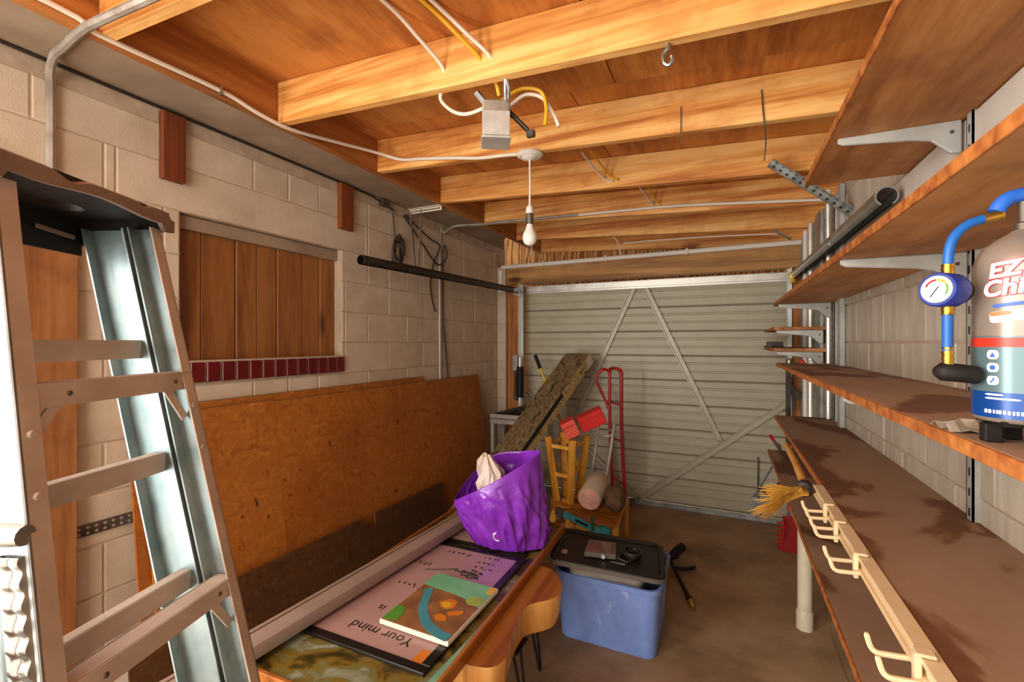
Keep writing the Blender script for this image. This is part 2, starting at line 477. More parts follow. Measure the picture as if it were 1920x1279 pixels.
# left wall with window opening
WY0, WY1, WZ0, WZ1 = 1.18, 2.10, 1.44, 2.10
wl = MB()
TH = .2
for lo, hi in (((YB, 0), (WY0, SOF)), ((WY1, 0), (4.42, SOF)), ((WY0, 0), (WY1, WZ0)), ((WY0, WZ1), (WY1, SOF))):
    wl.box((XL-TH, lo[0], lo[1]), (XL, hi[0], hi[1]))
wall_left = struct(obj('wall_left', wl, 'mortar'))
BLK = {}
def block_mesh(L, H, axis, sgn, name='block', bw=.005, d=.0035):
    mk_ = 'block_right' if (axis == 'x' and sgn < 0) else 'block'
    key = (round(L, 3), round(H, 3), axis, sgn)
    if key in BLK: return BLK[key]
    g = .002
    a0, a1, b0, b1 = -L/2+g, L/2-g, -H/2+g, H/2-g
    pts = [(0, a0, b0), (0, a1, b0), (0, a1, b1), (0, a0, b1)]
    pf = [(d, a0+bw, b0+bw), (d, a1-bw, b0+bw), (d, a1-bw, b1-bw), (d, a0+bw, b1-bw)]
    vs = [(p[0]*sgn, p[1], p[2]) for p in pts+pf]
    fs = [(4,5,6,7), (0,1,5,4), (1,2,6,5), (2,3,7,6), (3,0,4,7)]
    if axis == 'y':
        vs = [(p[1], p[0], p[2]) for p in vs]
    if (sgn < 0) != (axis == 'y'): fs = [f[::-1] for f in fs]
    me = bpy.data.meshes.new(name); me.from_pydata(vs, [], fs); me.materials.append(M[mk_]); me.update()
    BLK[key] = me; return me
def lay(parent, axis, pos, sgn, a0, a1, z1, holes=(), half=.55, rnd=None, zmin=0, lintels=()):
    rnd = rnd or random.Random(3); k = 0; z = 0
    while z < z1-.03:
        zt = min(z+COURSE, z1); H = zt-z
        cuts = [a0]
        a = a0+(.2025 if k % 2 else .405)
        while a < a1-.02:
            cuts.append(a)
            if rnd.random() < half*.5 and a+.2025 < a1-.02: cuts.append(a+.2025)
            a += .405
        cuts.append(a1)
        segs = [(cuts[i], cuts[i+1]) for i in range(len(cuts)-1)]
        zc = (z+zt)/2
        for (h0, h1, hz0, hz1) in list(holes)+list(lintels):
            if hz0 < zc < hz1:
                ns = []
                for s0, s1 in segs:
                    if s1 <= h0 or s0 >= h1: ns.append((s0, s1)); continue
                    if s0 < h0-.02: ns.append((s0, h0))
                    if s1 > h1+.02: ns.append((h1, s1))
                segs = ns
        for (h0, h1, hz0, hz1) in lintels:
            if hz0 < zc < hz1: segs.append((h0, h1))
        for s0, s1 in segs:
            if zt <= zmin: continue
            o = bpy.data.objects.new('block', block_mesh(s1-s0, H, axis, sgn)); C.objects.link(o)
            o.parent = parent
            dd = rnd.uniform(-.0015, .0015)
            o.location = (pos+dd, (s0+s1)/2, zc) if axis == 'x' else ((s0+s1)/2, pos+dd, zc)
        z = zt; k += 1
lay(wall_left, 'x', XL, 1, -.1, YF-.005, 2.45, [(WY0, WY1, WZ0-.02, WZ1)], .8, random.Random(5), .1, [(.95, 2.3, 2.104, 2.29)])
# right wall
wall_right = struct(obj('wall_right', MB().box((XR, YB, 0), (XR+.2, 4.42, 2.375)), 'mortar'))
lay(wall_right, 'x', XR, -1, .2, YF-.005, 2.37, [], .3, random.Random(9), .1)
# wall around the garage door: jamb returns
wf = MB().box((XL, YF, 0), (-2.045, 4.42, 2.31)).box((.50, YF+.12, 0), (XR, 4.42, 2.2))
wall_front = struct(obj('wall_front', wf, 'mortar'))
z = 0
while z < 2.29:
    zt = min(z+COURSE, 2.305)
    o = bpy.data.objects.new('block', block_mesh(.098, zt-z, 'y', -1)); C.objects.link(o); o.parent = wall_front
    o.location = (-2.097, YF, (z+zt)/2); z = zt
# back wall with the wide doorway the photographer stands in
struct(obj('wall_back', MB().box((XL-.2, YB-.2, 0), (-1.9, YB, 2.9)).box((.35, YB-.2, 0), (XR+.2, YB, 2.9)).box((-1.9, YB-.2, 2.35), (.35, YB, 2.9)), 'mortar'))
# upper strip of plaster above the blocks and the soffit shelf
sof = MB().prism([(XL, YB, SOF), (RIMX-.041, YB, SOF), (RIMX-.041, 3.86, SOF), (-1.93, 3.95, SOF), (XL, 4.40, SOF)], (0, 0, .02))
struct(obj('trim_1', sof, 'soffit'))

# ceiling: deck sheets + joists + rim, all pieces of the ceiling
SL = math.atan(.057)
JH = .184
cm = MB()
xa, xb = RIMX-.35, .85
def deckz(x): return jz(x)+JH
cm.prism([(xa, YB-.2, deckz(xa)+.016), (xb, YB-.2, deckz(xb)+.016), (xb, 4.9, deckz(xb)+.016), (xa, 4.9, deckz(xa)+.016)], (0, 0, .03))
ceiling = struct(obj('ceiling', cm, 'deck'))
# plywood sheets, seams running along the joists and across
def sheet(x0, x1, y0, y1):
    g = .002
    mb = MB().prism([(x0+g, y0+g, deckz(x0)), (x1-g, y0+g, deckz(x1)), (x1-g, y1-g, deckz(x1)), (x0+g, y1-g, deckz(x0))], (0, 0, .014))
    obj('roof_sheet', mb, 'deck', ceiling)
ys = [YB, -.53, .70, 1.93, 3.16, 4.80]
for i in range(len(ys)-1):
    sx = -.42 if i % 2 == 0 else -.62
    for a, b in ((xa, sx), (sx, xb)): sheet(a, b, ys[i], ys[i+1])
JY = [1.41+.647*k for k in range(-3, 6)]
for y in JY:
    a, b = RIMX+.002, .80
    mb = MB().prism([(a, y, jz(a)), (b, y, jz(b)), (b, y, jz(b)+JH-.001), (a, y, jz(a)+JH-.001)], (0, .04, 0))
    obj('joist', mb, 'joist', ceiling, bevel=.003)
obj('rim_board', MB().box((RIMX-.04, YB, SOF-.003), (RIMX, 4.69, SOF+JH)), 'rim', ceiling)
# plywood closing the eave beyond the header, and the header beam
struct(obj('trim_2', MB().box((-2.4, 4.72, 2.0), (.9, 4.74, 2.9)), 'gable'))
struct(obj('trim_3', MB().box((-2.07, YF, 2.125), (.565, YF+.09, 2.30)), 'header', bevel=.003))
struct(obj('trim_4', MB().box((-2.042, YF+.03, 0), (-1.912, YF+.16, 2.125)), 'post', bevel=.003))
struct(obj('trim_5', MB().box((.485, YF+.03, 0), (.563, YF+.16, 2.125)), 'post', bevel=.003))

# ------------------------------------------------------------------ boarded window
win = struct(bpy.data.objects.new('window_1', None)); C.objects.link(win); win.location = (XL, (WY0+WY1)/2, WZ0)
edges = [1.18, 1.302, 1.468, 1.58, 1.699, 1.862, 1.985, 2.10]
for i in range(7):
    x1 = XL-.055-(.004 if i % 2 else 0)
    obj('board', MB().box((x1-.02, edges[i]+.002, WZ0+.002), (x1, edges[i+1]-.002, WZ1-.005)), 'panel', win, bevel=.003)
obj('head_strip', MB().box((XL-.054, WY0+.004, 2.036), (XL-.03, WY1-.003, 2.097)), 'soffit', win, bevel=.003)
obj('backing', MB().box((XL-.1, WY0, WZ0), (XL-.08, WY1, WZ1)), 'cleat', win)
obj('sill', MB().box((XL-.05, 1.2, 1.355), (XL+.012, 2.12, 1.448)), 'grout', win, bevel=.003)
n = 13; t0, t1 = 1.215, 2.115
for i in range(n):
    a = t0+(t1-t0)*i/n; b = t0+(t1-t0)*(i+1)/n-.009
    obj('tile', MB().box((XL+.004, a, 1.35), (XL+.022, b, 1.44)), 'tile', win, bevel=.003)

# cleats on the wall
single('wall_cleat', MB().box((XL, 1.098, 2.217), (XL+.035, 1.187, 2.50)), 'cleat', 'longer brown wooden cleat on the block wall, left of the boarded window head', 'cleat', 'wooden cleats under the soffit', bevel=.002)
single('wall_cleat', MB().box((XL, 2.067, 2.228), (XL+.035, 2.172, 2.505)), 'cleat', 'brown wooden cleat on the block wall near the small cable clip, right of the window', 'cleat', 'wooden cleats under the soffit', bevel=.002)

# ------------------------------------------------------------------ garage door
door = struct(bpy.data.objects.new('door_1', None)); C.objects.link(door); door.location = (-.72, 4.45, 0)
DX0, DX1, DY = -1.95, .52, 4.45
NP = 9; PH = (2.09-.05)/NP
for i in range(NP):
    z0 = .05+i*PH; z1 = z0+PH-.006
    prof = [(0, z0), (-.012, z0+.008), (-.012, z0+PH*.30), (-.004, z0+PH*.33), (-.004, z0+PH*.36), (-.010, z0+PH*.40),
            (-.010, z0+PH*.62), (-.003, z0+PH*.66), (-.003, z0+PH*.69), (-.012, z0+PH*.73), (-.012, z1-.008), (0, z1)]
    obj('door_slat', MB().prism([(DX0, DY+a, b) for a, b in prof], (DX1-DX0, 0, 0)), 'door', door)
obj('backing_sheet', MB().box((DX0, DY+.001, .04), (DX1, DY+.01, 2.10)), 'door_groove', door)
obj('top_rail', MB().box((DX0, DY-.06, 2.058), (DX1, DY-.055, 2.112)).box((DX0, DY-.06, 2.11), (DX1, DY-.012, 2.115)).box((DX0, DY-.052, 2.040), (DX1, DY-.05, 2.056)), 'bright_steel', door)
obj('bottom_rail', MB().box((DX0, DY-.05, .004), (DX1, DY-.02, .03)).box((DX0, DY-.05, .03), (DX1, DY-.046, .05)), 'galv', door)
def brace(p, q):
    mb = MB(); p, q = V(p), V(q); y = DY-.02; d = (q-p).normalized(); nrm = V((-d.z, 0, d.x))
    mb.bar(p, q, .05, .006, (0, 1, 0)); mb.bar(p+nrm*.021+V((0,-.012,0)), q+nrm*.021+V((0,-.012,0)), .008, .022, (0, 1, 0))
    mb.bar(p-nrm*.021+V((0,-.012,0)), q-nrm*.021+V((0,-.012,0)), .008, .022, (0, 1, 0))
    obj('brace', mb, 'brace', door)
brace((-.785, DY-.02, 2.06), (-1.50, DY-.02, .48))
brace((-.690, DY-.02, 2.06), (-.045, DY-.02, .66))
brace((-.745, DY-.022, .04), (.47, DY-.022, 1.02))
brace((-.745, DY-.022, .04), (-1.90, DY-.022, 1.02))
# small latch rods low on the right of the door
ly = DY-.03
obj('latch_rod', MB().tube([(.255, ly, .13), (.255, ly, .545)], .008, 6), 'galv', door)
obj('latch_rod', MB().tube([(.39, ly, .545), (.215, ly, .20)], .007, 6), 'galv', door)
obj('latch_lever', MB().bar((.27, ly-.02, .275), (.47, ly-.02, .22), .012, .04, (0, 1, 0)).bar((.30, ly-.04, .25), (.42, ly-.04, .36), .02, .03, (0, 1, 0)), 'dark_steel', door)
obj('latch_plate', MB().lathe([(.0, 0), (.05, 0), (.05, .008), (0, .008)], (.235, ly, .155), (0, -1, 0), 14), 'galv', door)

# door hardware at the left and right jambs
def jamb_track(x, side):
    hw = thing('track_angle', 'bright steel angle upright at the %s jamb of the garage door' % ('left' if side < 0 else 'right'), 'door hardware', (x, YF, 0))
    obj('flange', MB().box((x-.002, YF-.002, 0), (x+.003, YF+.12, 2.13)), 'bright_steel', hw)
    x2 = x-.03*side
    obj('web', MB().box((min(x, x2)+.003, YF+.05, 0), (max(x, x2)+.003, YF+.055, 2.13)), 'galv', hw)
jamb_track(-1.905, -1); jamb_track(.478, 1)
# spring units
sp = thing('door_spring', 'black sleeved spring unit on the left door jamb above the grey cart', 'door hardware', (-1.865, 4.17, .9))
obj('sleeve', MB().lathe([(.0, .98), (.036, .98), (.036, 1.285), (0, 1.285)], (-1.862, 4.165, 0), n=14), 'black_plastic', sp, smooth=True)
obj('rod', MB().lathe([(.0, .78), (.017, .78), (.017, 1.38), (0, 1.38)], (-1.862, 4.165, 0), n=10), 'bright_steel', sp, smooth=True)
obj('plate', MB().box((-1.935, 4.15, 1.25), (-1.885, 4.156, 1.40)), 'galv', sp)
obj('arm', MB().bar((-1.84, 4.17, 1.02), (-1.70, 4.30, .86), .012, .03, (0, 1, 0)), 'galv', sp)
obj('crank', MB().bar((-1.905, 4.16, .95), (-1.90, 4.16, 1.25), .04, .02, (0, 1, 0)), 'dark_steel', sp)
sp = thing('door_spring', 'dark steel spring lever at the right jamb, behind the shelf ends', 'door hardware', (.455, 4.17, .8))
obj('bar', MB().box((.432, 4.155, .62), (.466, 4.175, 1.36)), 'dark_steel', sp)
obj('crank', MB().bar((.46, 4.15, 1.18), (.52, 4.15, 1.11), .03, .02, (0, 1, 0)).lathe([(0, 0), (.03, 0), (.03, .03), (0, .03)], (.51, 4.16, 1.12), (0, -1, 0), 12), 'dark_steel', sp)
obj('lever', MB().bar((.45, 4.14, 1.33), (.49, 4.14, 1.0), .018, .02, (0, 1, 0)), 'dark_steel', sp)

# overhead door tracks (tube channels) with hangers
def track(x, y0, y1, z0, z1, label, matname, r=.032):
    t = thing('overhead_track', label, 'door track', (x, y0, z0))
    ang = [math.radians(a) for a in range(-60, 241, 20)]   # open C along the tube
    ring = [(math.cos(a)*r, math.sin(a)*r) for a in ang]; ring2 = [(p[0]*.86, p[1]*.86) for p in ring]
    vs = []; m = len(ring)
    for y, z in ((y0, z0), (y1, z1)):
        vs += [(x+p[0], y, z+p[1]) for p in ring]+[(x+p[0], y, z+p[1]) for p in ring2]
    fs = []
    N = 2*m
    for i in range(m-1):
        fs += [(i, i+1, N+i+1, N+i), (m+i+1, m+i, N+m+i, N+m+i+1), (i+1, i, m+i, m+i+1), (N+i, N+i+1, N+m+i+1, N+m+i)]
    obj('channel', MB().add(vs, fs), matname, t, smooth=True)
    return t
tl = track(-1.945, 2.05, 4.20, 2.017, 2.062, 'dark steel overhead door track along the left block wall', 'dark_steel', .03)
obj('roller_bracket', MB().box((-1.945, 4.14, 2.04), (-1.84, 4.20, 2.075)).bar((-1.93, 4.16, 2.02), (-1.86, 4.2, 1.99), .02, .01), 'galv', tl)
tr = track(.50, 1.95, 4.18, 2.03, 2.062, 'grey steel overhead door track beside the right wall above the second shelf', 'galv', .034)
obj('roller_bracket', MB().lathe([(0, 0), (.03, 0), (.03, .02), (0, .02)], (.48, 4.19, 2.06), (0, -1, 0), 12).box((.46, 4.17, 2.0), (.50, 4.2, 2.03)), 'brass', tr)
obj('clip', MB().bar((.47, 2.75, 2.02), (.555, 2.75, 2.06), .03, .01), 'galv', tr)
hg = thing('track_hanger', 'perforated white angle hanger with two straps above the left door track', 'hanger', (-2.0, 2.755, 2.06))
def perforated(p, q, w, h, up, mi=0, n=14):
    mb = MB(); p, q = V(p), V(q); d = (q-p)
    mb.bar(p, q, .004, h, up)
    r = d.normalized().cross(V(up)).normalized(); u = r.cross(d.normalized())
    mb.bar(p+r*w/2+u*h/2, q+r*w/2+u*h/2, w, .004, up)
    return mb
def holes(p, q, h, up, n, side):
    mb = MB(); p, q = V(p), V(q); d = (q-p).normalized(); r = d.cross(V(up)).normalized()*side; u = V(up)
    for i in range(n):
        c = p.lerp(q, (i+.5)/n)+r*.003
        mb.bar(c-d*.006, c+d*.006, .001, h*.35, up)
    return mb
obj('angle', perforated((XL+.02, 2.755, 2.50), (RIMX-.02, 2.755, 2.50), .03, .03, (0, 0, 1)), 'white_cable', hg)
obj('slot', holes((XL+.03, 2.755, 2.50), (RIMX-.03, 2.755, 2.50), .03, (0, 0, 1), 14, 1), 'black_cable', hg)['kind'] = 'stuff'
obj('strap', MB().bar((-2.03, 2.76, 2.51), (-1.955, 2.62, 2.045), .022, .004, (1, 0, 0)), 'conduit', hg)
obj('strap', MB().bar((-2.115, 2.74, 2.49), (-1.965, 2.60, 2.045), .022, .004, (1, 0, 0)), 'conduit', hg)
hr = thing('angle_strip', 'perforated galvanised angle strip poking out past the top shelf end', 'hanger', (.2, 2.6, 2.4))
obj('angle', perforated((.198, 2.60, 2.42), (.558, 2.69, 2.145), .03, .03, (0, 0, 1)), 'galv', hr)
obj('slot', holes((.205, 2.60, 2.415), (.55, 2.68, 2.15), .03, (0, 0, 1), 12, 1), 'dark_steel', hr)['kind'] = 'stuff'
single('angle_strip', MB().bar((.27, 4.02, 2.44), (.46, 4.12, 2.33), .03, .006), 'galv', 'short galvanised strip hanging above the header near the right corner', 'hanger')

# ------------------------------------------------------------------ conduits and cables
single('conduit', MB().tube(smooth_path([(XL+.02, .755, 2.0), (XL+.02, .755, 2.40), (XL+.03, .75, 2.47), (XL+.09, .74, 2.505), (-1.99, .735, 2.507), (RIMX, .72, 2.507), (-1.70, .72, 2.505), (-1.0, .72, 2.46)], 5), .0135, 8),
       'conduit', 'grey steel conduit rising past the ladder top and over the soffit', 'conduit', smooth=True)
single('conduit', MB().tube(smooth_path([(XL+.016, 3.154, 1.16), (XL+.016, 3.154, 2.36), (XL+.035, 3.19, 2.44), (XL+.09, 3.24, 2.497), (-1.98, 3.27, 2.508), (RIMX, 3.30, 2.506), (-1.6, 3.31, 2.505), (-1.0, 3.315, 2.49)], 5), .011, 8),
       'conduit', 'thin grey conduit rising behind the strand boards to the far joists', 'conduit', smooth=True)
single('conduit', MB().tube(smooth_path([(-1.0, 3.315, 2.49), (-.75, 3.32, 2.485), (-.3, 3.32, 2.47), (.18, 3.32, 2.432), (.54, 3.32, 2.40)], 5), .010, 8), 'white_cable', 'long white cable run crossing under the far joists to the right wall', 'cable', smooth=True)
def clipped(name, pts, r, mat, label, cat, clips, clipmat='galv', cs=.02):
    base = V(pts[0]); t = thing(name, label, cat, base)
    obj('run', MB().tube(pts, r, 8), mat, t, smooth=True)
    for c in clips:
        obj('clip', MB().obox(c, (cs, 0, 0), (0, r*1.3, 0), (0, 0, r*1.25)), clipmat, t)
    return t
clipped('conduit', [(-2.08, YF-.022, 2.30), (.55, YF-.022, 2.318)], .021, 'white_plastic', 'white conduit run along the top of the garage door header', 'conduit',
        [(-1.62, YF-.022, 2.304), (-1.0, YF-.022, 2.308), (-.3, YF-.022, 2.312)], 'white_cable', .008)
single('wall_strip', MB().box((-2.118, YF-.018, 2.05), (-2.086, YF-.008, 2.275)), 'white_plastic', 'short white upright strip at the left end of the door header', 'strip', bevel=.002)
for i, (y, r) in enumerate(((3.992, .016), (3.763, .016))):
    single('conduit', MB().tube([(.54, y, .05), (.54, y, 2.36)], r, 8), 'bright_steel' if i else 'white_plastic',
           ('vertical white conduit in the right corner beside the wooden jamb post', 'vertical steel conduit on the right wall, second from the door corner')[i], 'conduit', smooth=True)
single('conduit', MB().tube(smooth_path([(.535, 3.13, .05), (.535, 3.13, 2.2), (.52, 3.12, 2.34), (.47, 3.1, 2.41)], 5), .0115, 8), 'bright_steel', 'vertical steel conduit on the right wall next to the far shelf standard', 'conduit', smooth=True)
single('corner_channel', MB().box((.538, 4.12, 0), (.562, 4.21, 2.34)), 'galv_paint', 'grey painted steel channel upright in the far right corner', 'channel', bevel=.003)
single('wire_drop', MB().tube([(-1.745, YF-.03, 2.60), (-1.745, YF-.03, 2.305)], .006, 6), 'white_cable', 'thin white wire dropping onto the door header behind the bulb', 'cable')
fc = thing('cable', 'white cable forking from a joist to the header top, right of the bulb', 'cable', (-.9, 4.1, 2.4))
obj('fork', MB().tube(smooth_path([(-.93, 4.02, 2.50), (-.88, 4.12, 2.44), (-.87, 4.19, 2.36), (-.86, 4.2, 2.33)]), .006, 6).tube(smooth_path([(-.83, 4.15, 2.425), (-.4, 4.14, 2.42), (.1, 4.13, 2.40), (.4, 4.12, 2.38)]), .006, 6), 'white_cable', fc, smooth=True)

# long white cable from upper left, along the rim to the ceiling rose
wc = smooth_path([(-1.81, -.2, 2.50), (-1.815, .64, 2.537), (-1.815, .75, 2.515), (-1.815, 1.142, 2.53), (-1.812, 1.30, 2.512), (-1.80, 1.458, 2.505), (-1.79, 1.70, 2.545), (-1.74, 1.95, 2.575), (-1.64, 2.035, 2.55), (-1.5, 2.036, 2.53), (-1.3, 2.036, 2.50), (-1.136, 2.036, 2.472), (-1.0, 2.036, 2.462), (-.92, 2.045, 2.457)], 5)
lc = thing('cable', 'long white cable looping along the rim board to the ceiling lamp', 'cable', wc[0])
obj('run', MB().tube(wc, .0085, 8), 'white_cable', lc, smooth=True)
obj('staple', MB().obox((-1.815, 1.142, 2.53), (.012, 0, 0), (0, .004, 0), (0, 0, .016)), 'galv', lc)
single('cable', MB().tube(smooth_path([(-1.06, .86, 2.652), (-1.012, 1.177, 2.648), (-.975, 1.30, 2.60), (-.938, 1.40, 2.54), (-.95, 1.43, 2.50), (-.985, 1.46, 2.46), (-.955, 1.50, 2.425), (-.90, 1.515, 2.41), (-.83, 1.52, 2.42)], 5), .007, 8), 'white_cable', 'white cable dipping under the near joist into the left side of the steel box', 'cable', smooth=True)
single('cable', MB().tube(smooth_path([(-.95, .86, 2.646), (-.888, 1.226, 2.640), (-.835, 1.33, 2.59), (-.79, 1.40, 2.54), (-.76, 1.47, 2.49), (-.755, 1.50, 2.44)], 5), .0075, 8), 'yellow_cable', 'yellow cable crossing the near joist above the steel box', 'cable', smooth=True)
single('cable', MB().tube(smooth_path([(-.92, .86, 2.645), (-.859, 1.239, 2.638), (-.80, 1.34, 2.585), (-.748, 1.40, 2.535), (-.73, 1.46, 2.50)], 5), .007, 8), 'white_cable', 'white cable running beside the yellow cable over the near joist', 'cable', smooth=True)
single('cable', MB().tube(smooth_path([(-.755, 1.52, 2.43), (-.69, 1.55, 2.475), (-.62, 1.57, 2.46), (-.600, 1.58, 2.40), (-.605, 1.58, 2.335)], 5), .007, 8), 'yellow_cable', 'yellow cable arching out of the steel box and hanging loose', 'cable', smooth=True)
single('cable', MB().tube(smooth_path([(-.735, 1.55, 2.42), (-.68, 1.57, 2.46), (-.62, 1.59, 2.445), (-.585, 1.61, 2.39), (-.565, 1.62, 2.34)], 5), .007, 8), 'white_cable', 'white cable stub arching out of the right side of the steel box', 'cable', smooth=True)
pl = thing('plug_lead', 'short dark lead with a grey plug hanging right of the steel box', 'cable', (-.66, 1.58, 2.31))
obj('lead', MB().tube([(-.73, 1.53, 2.39), (-.67, 1.57, 2.325)], .009, 8), 'dark_steel', pl, smooth=True)
obj('plug', MB().obox((-.66, 1.575, 2.312), (.016, 0, 0), (0, .01, 0), (0, 0, .013)), 'tool_steel', pl, bevel=.003)
# pairs of cable stubs passing the farther joists
for (x, y, lab) in ((-.62, 2.70, 'pair of thin cables stapled to the third joist right of the lamp'), (-.42, 3.36, 'little bundle of yellow and white cables under the fourth joist')):
    t = thing('cable_pair', lab, 'cable', (x, y, 2.45)); z0 = jz(x)
    obj('white_lead', MB().tube(smooth_path([(x-.10, y-.25, z0+.13), (x-.04, y-.02, z0+.06), (x+.02, y-.012, z0+.03)]), .006, 6), 'white_cable', t, smooth=True)
    obj('yellow_lead', MB().tube(smooth_path([(x-.05, y-.25, z0+.13), (x, y-.02, z0+.07), (x+.05, y-.012, z0+.035)]), .006, 6), 'yellow_cable', t, smooth=True)

# grey cable tight to the soffit corner, clip box, coil and tails
sc_ = thing('cable', 'dark cable along the wall and soffit corner with a coiled tail', 'cable', (XL+.01, 2.45, 2.5))
obj('run', MB().tube([(XL+.01, -.1, 2.512), (XL+.012, 2.2, 2.512), (XL+.012, 2.36, 2.508), (XL+.012, 2.58, 2.47)], .006, 6), 'black_cable', sc_, smooth=True)
obj('clip_box', MB().obox((XL+.02, 2.47, 2.49), (.02, 0, 0), (0, .035, 0), (0, 0, .022)), 'tool_steel', sc_, bevel=.004)
cp = [(XL+.02, 2.56, 2.47), (XL+.02, 2.565, 2.40), (XL+.02, 2.575, 2.31), (XL+.02, 2.60, 2.24)]
for k in range(50):
    a = k*.55; rx = .045+.022*math.sin(k*.7); rz = .09+.03*math.sin(k*.45)
    cp.append((XL+.018+.012*math.sin(k*1.3), 2.62+rx*math.sin(a)+.012*math.sin(k*.3), 2.19+rz*math.cos(a)))
obj('coil', MB().tube(smooth_path(cp, 3), .0045, 6), 'black_cable', sc_, smooth=True)
single('cable', MB().tube(smooth_path([(XL+.02, 2.70, 2.47), (XL+.03, 2.85, 2.40), (XL+.03, 3.0, 2.35), (XL+.035, 3.09, 2.335), (XL+.035, 3.12, 2.30), (XL+.02, 3.05, 2.15), (XL+.015, 3.02, 2.0), (XL+.015, 3.05, 1.86), (XL+.015, 3.09, 1.78)], 5), .006, 6), 'black_cable', 'black cable hanging from the conduit bend with a loose end on the block wall', 'cable', smooth=True)
single('cable', MB().tube(smooth_path([(XL+.02, 2.68, 2.46), (XL+.02, 2.9, 2.30), (XL+.02, 3.1, 2.17), (XL+.05, 3.17, 2.20), (XL+.055, 3.2, 2.27), (XL+.04, 3.18, 2.33), (XL+.02, 3.19, 2.15), (XL+.018, 3.2, 1.7), (XL+.018, 3.23, 1.5), (XL+.018, 3.265, 1.27), (XL+.018, 3.265, 1.17)], 5), .006, 6), 'black_cable', 'black cable running down the wall beside the thin conduit behind the strand boards', 'cable', smooth=True)

# ------------------------------------------------------------------ junction box, lamp, hook
jb = thing('junction_box', 'battered zinc junction box hanging under the near joist', 'junction box', (-.77, 1.52, 2.27))
jc = V((-.775, 1.51, 2.345)); ex = V((.86, .5, 0)).normalized(); ey = V((-.5, .86, 0)).normalized(); ez = V((0, 0, 1))
obj('case', MB().obox(jc, ex*.05, ey*.05, ez*.066), 'galv_box', jb, bevel=.005)
obj('cover', MB().obox(jc-ey*.051-ez*.02, ex*.05, ey*.003, ez*.044).obox(jc-ez*.070, ex*.054, ey*.054, ez*.004), 'bright_steel', jb, bevel=.002)
obj('knockout', MB().lathe([(0, 0), (.012, 0), (.012, .003), (0, .003)], jc+ex*.05+ez*.02, ex, 12).lathe([(0, 0), (.012, 0), (.012, .003), (0, .003)], jc+ex*.05-ez*.02, ex, 12), 'tool_steel', jb)
obj('hanger_loop', MB().tube(smooth_path([(-.715, 1.47, 2.40), (-.708, 1.452, 2.43), (-.70, 1.44, 2.462), (-.692, 1.45, 2.43), (-.70, 1.47, 2.40)]), .006, 6), 'galv', jb, smooth=True)
obj('cable_clamp', MB().tube([(-.80, 1.49, 2.41), (-.83, 1.46, 2.45)], .012, 8), 'galv', jb, smooth=True)
lx, ly_ = -.874, 2.072
lp = thing('pendant_lamp', 'white pendant bulb on a cord from the ceiling rose', 'lamp', (lx, ly_, 2.03))
lz = jz(lx)
obj('rose', MB().lathe([(0, lz-.004), (.062, lz-.004), (.066, lz-.012), (.05, lz-.022), (.044, lz-.020), (.03, lz-.03), (.012, lz-.035), (0, lz-.036)], (lx, ly_, 0), n=24), 'white_plastic', lp, smooth=True)
obj('cord', MB().tube([(lx, ly_, lz-.03), (lx+.002, ly_, 2.32), (lx, ly_, 2.205)], .0055, 8), 'white_cable', lp, smooth=True)
obj('socket_cap', MB().lathe([(0, 2.205), (.010, 2.205), (.018, 2.195), (.020, 2.165), (0, 2.165)], (lx, ly_, 0), n=16), 'white_plastic', lp, smooth=True)
obj('socket', MB().lathe([(0, 2.165), (.019, 2.165), (.019, 2.125), (.015, 2.112), (0, 2.112)], (lx, ly_, 0), n=16), 'tool_steel', lp, smooth=True)
obj('bulb', MB().lathe([(0, 2.115), (.014, 2.115), (.017, 2.10), (.021, 2.088), (.033, 2.065), (.036, 2.045), (.032, 2.025), (.02, 2.012), (.006, 2.007), (0, 2.007)], (lx, ly_, 0), n=20), 'bulb', lp, smooth=True)
hz = jz(-.156)
single('screw_hook', MB().tube(smooth_path([(-.156, 1.43, hz+.0), (-.156, 1.43, hz-.015), (-.168, 1.43, hz-.03), (-.166, 1.43, hz-.055), (-.154, 1.43, hz-.066), (-.143, 1.43, hz-.054), (-.145, 1.43, hz-.04)]), .006, 8), 'galv', 'steel screw hook under the near joist right of the junction box', 'hook', smooth=True)
single('hook_wire', MB().tube(smooth_path([(.13, 2.05, 2.53), (.135, 2.05, 2.45), (.145, 2.05, 2.33), (.14, 2.06, 2.25)]), .0025, 5), 'tool_steel', 'thin bent wire hanging down the second joist near the top shelf', 'wire')
single('hook_wire', MB().tube(smooth_path([(-.17, 2.05, 2.53), (-.17, 2.05, 2.42), (-.165, 2.05, 2.36)]), .0018, 5), 'tool_steel', 'fainter straight wire on the second joist left of the bent one', 'wire')

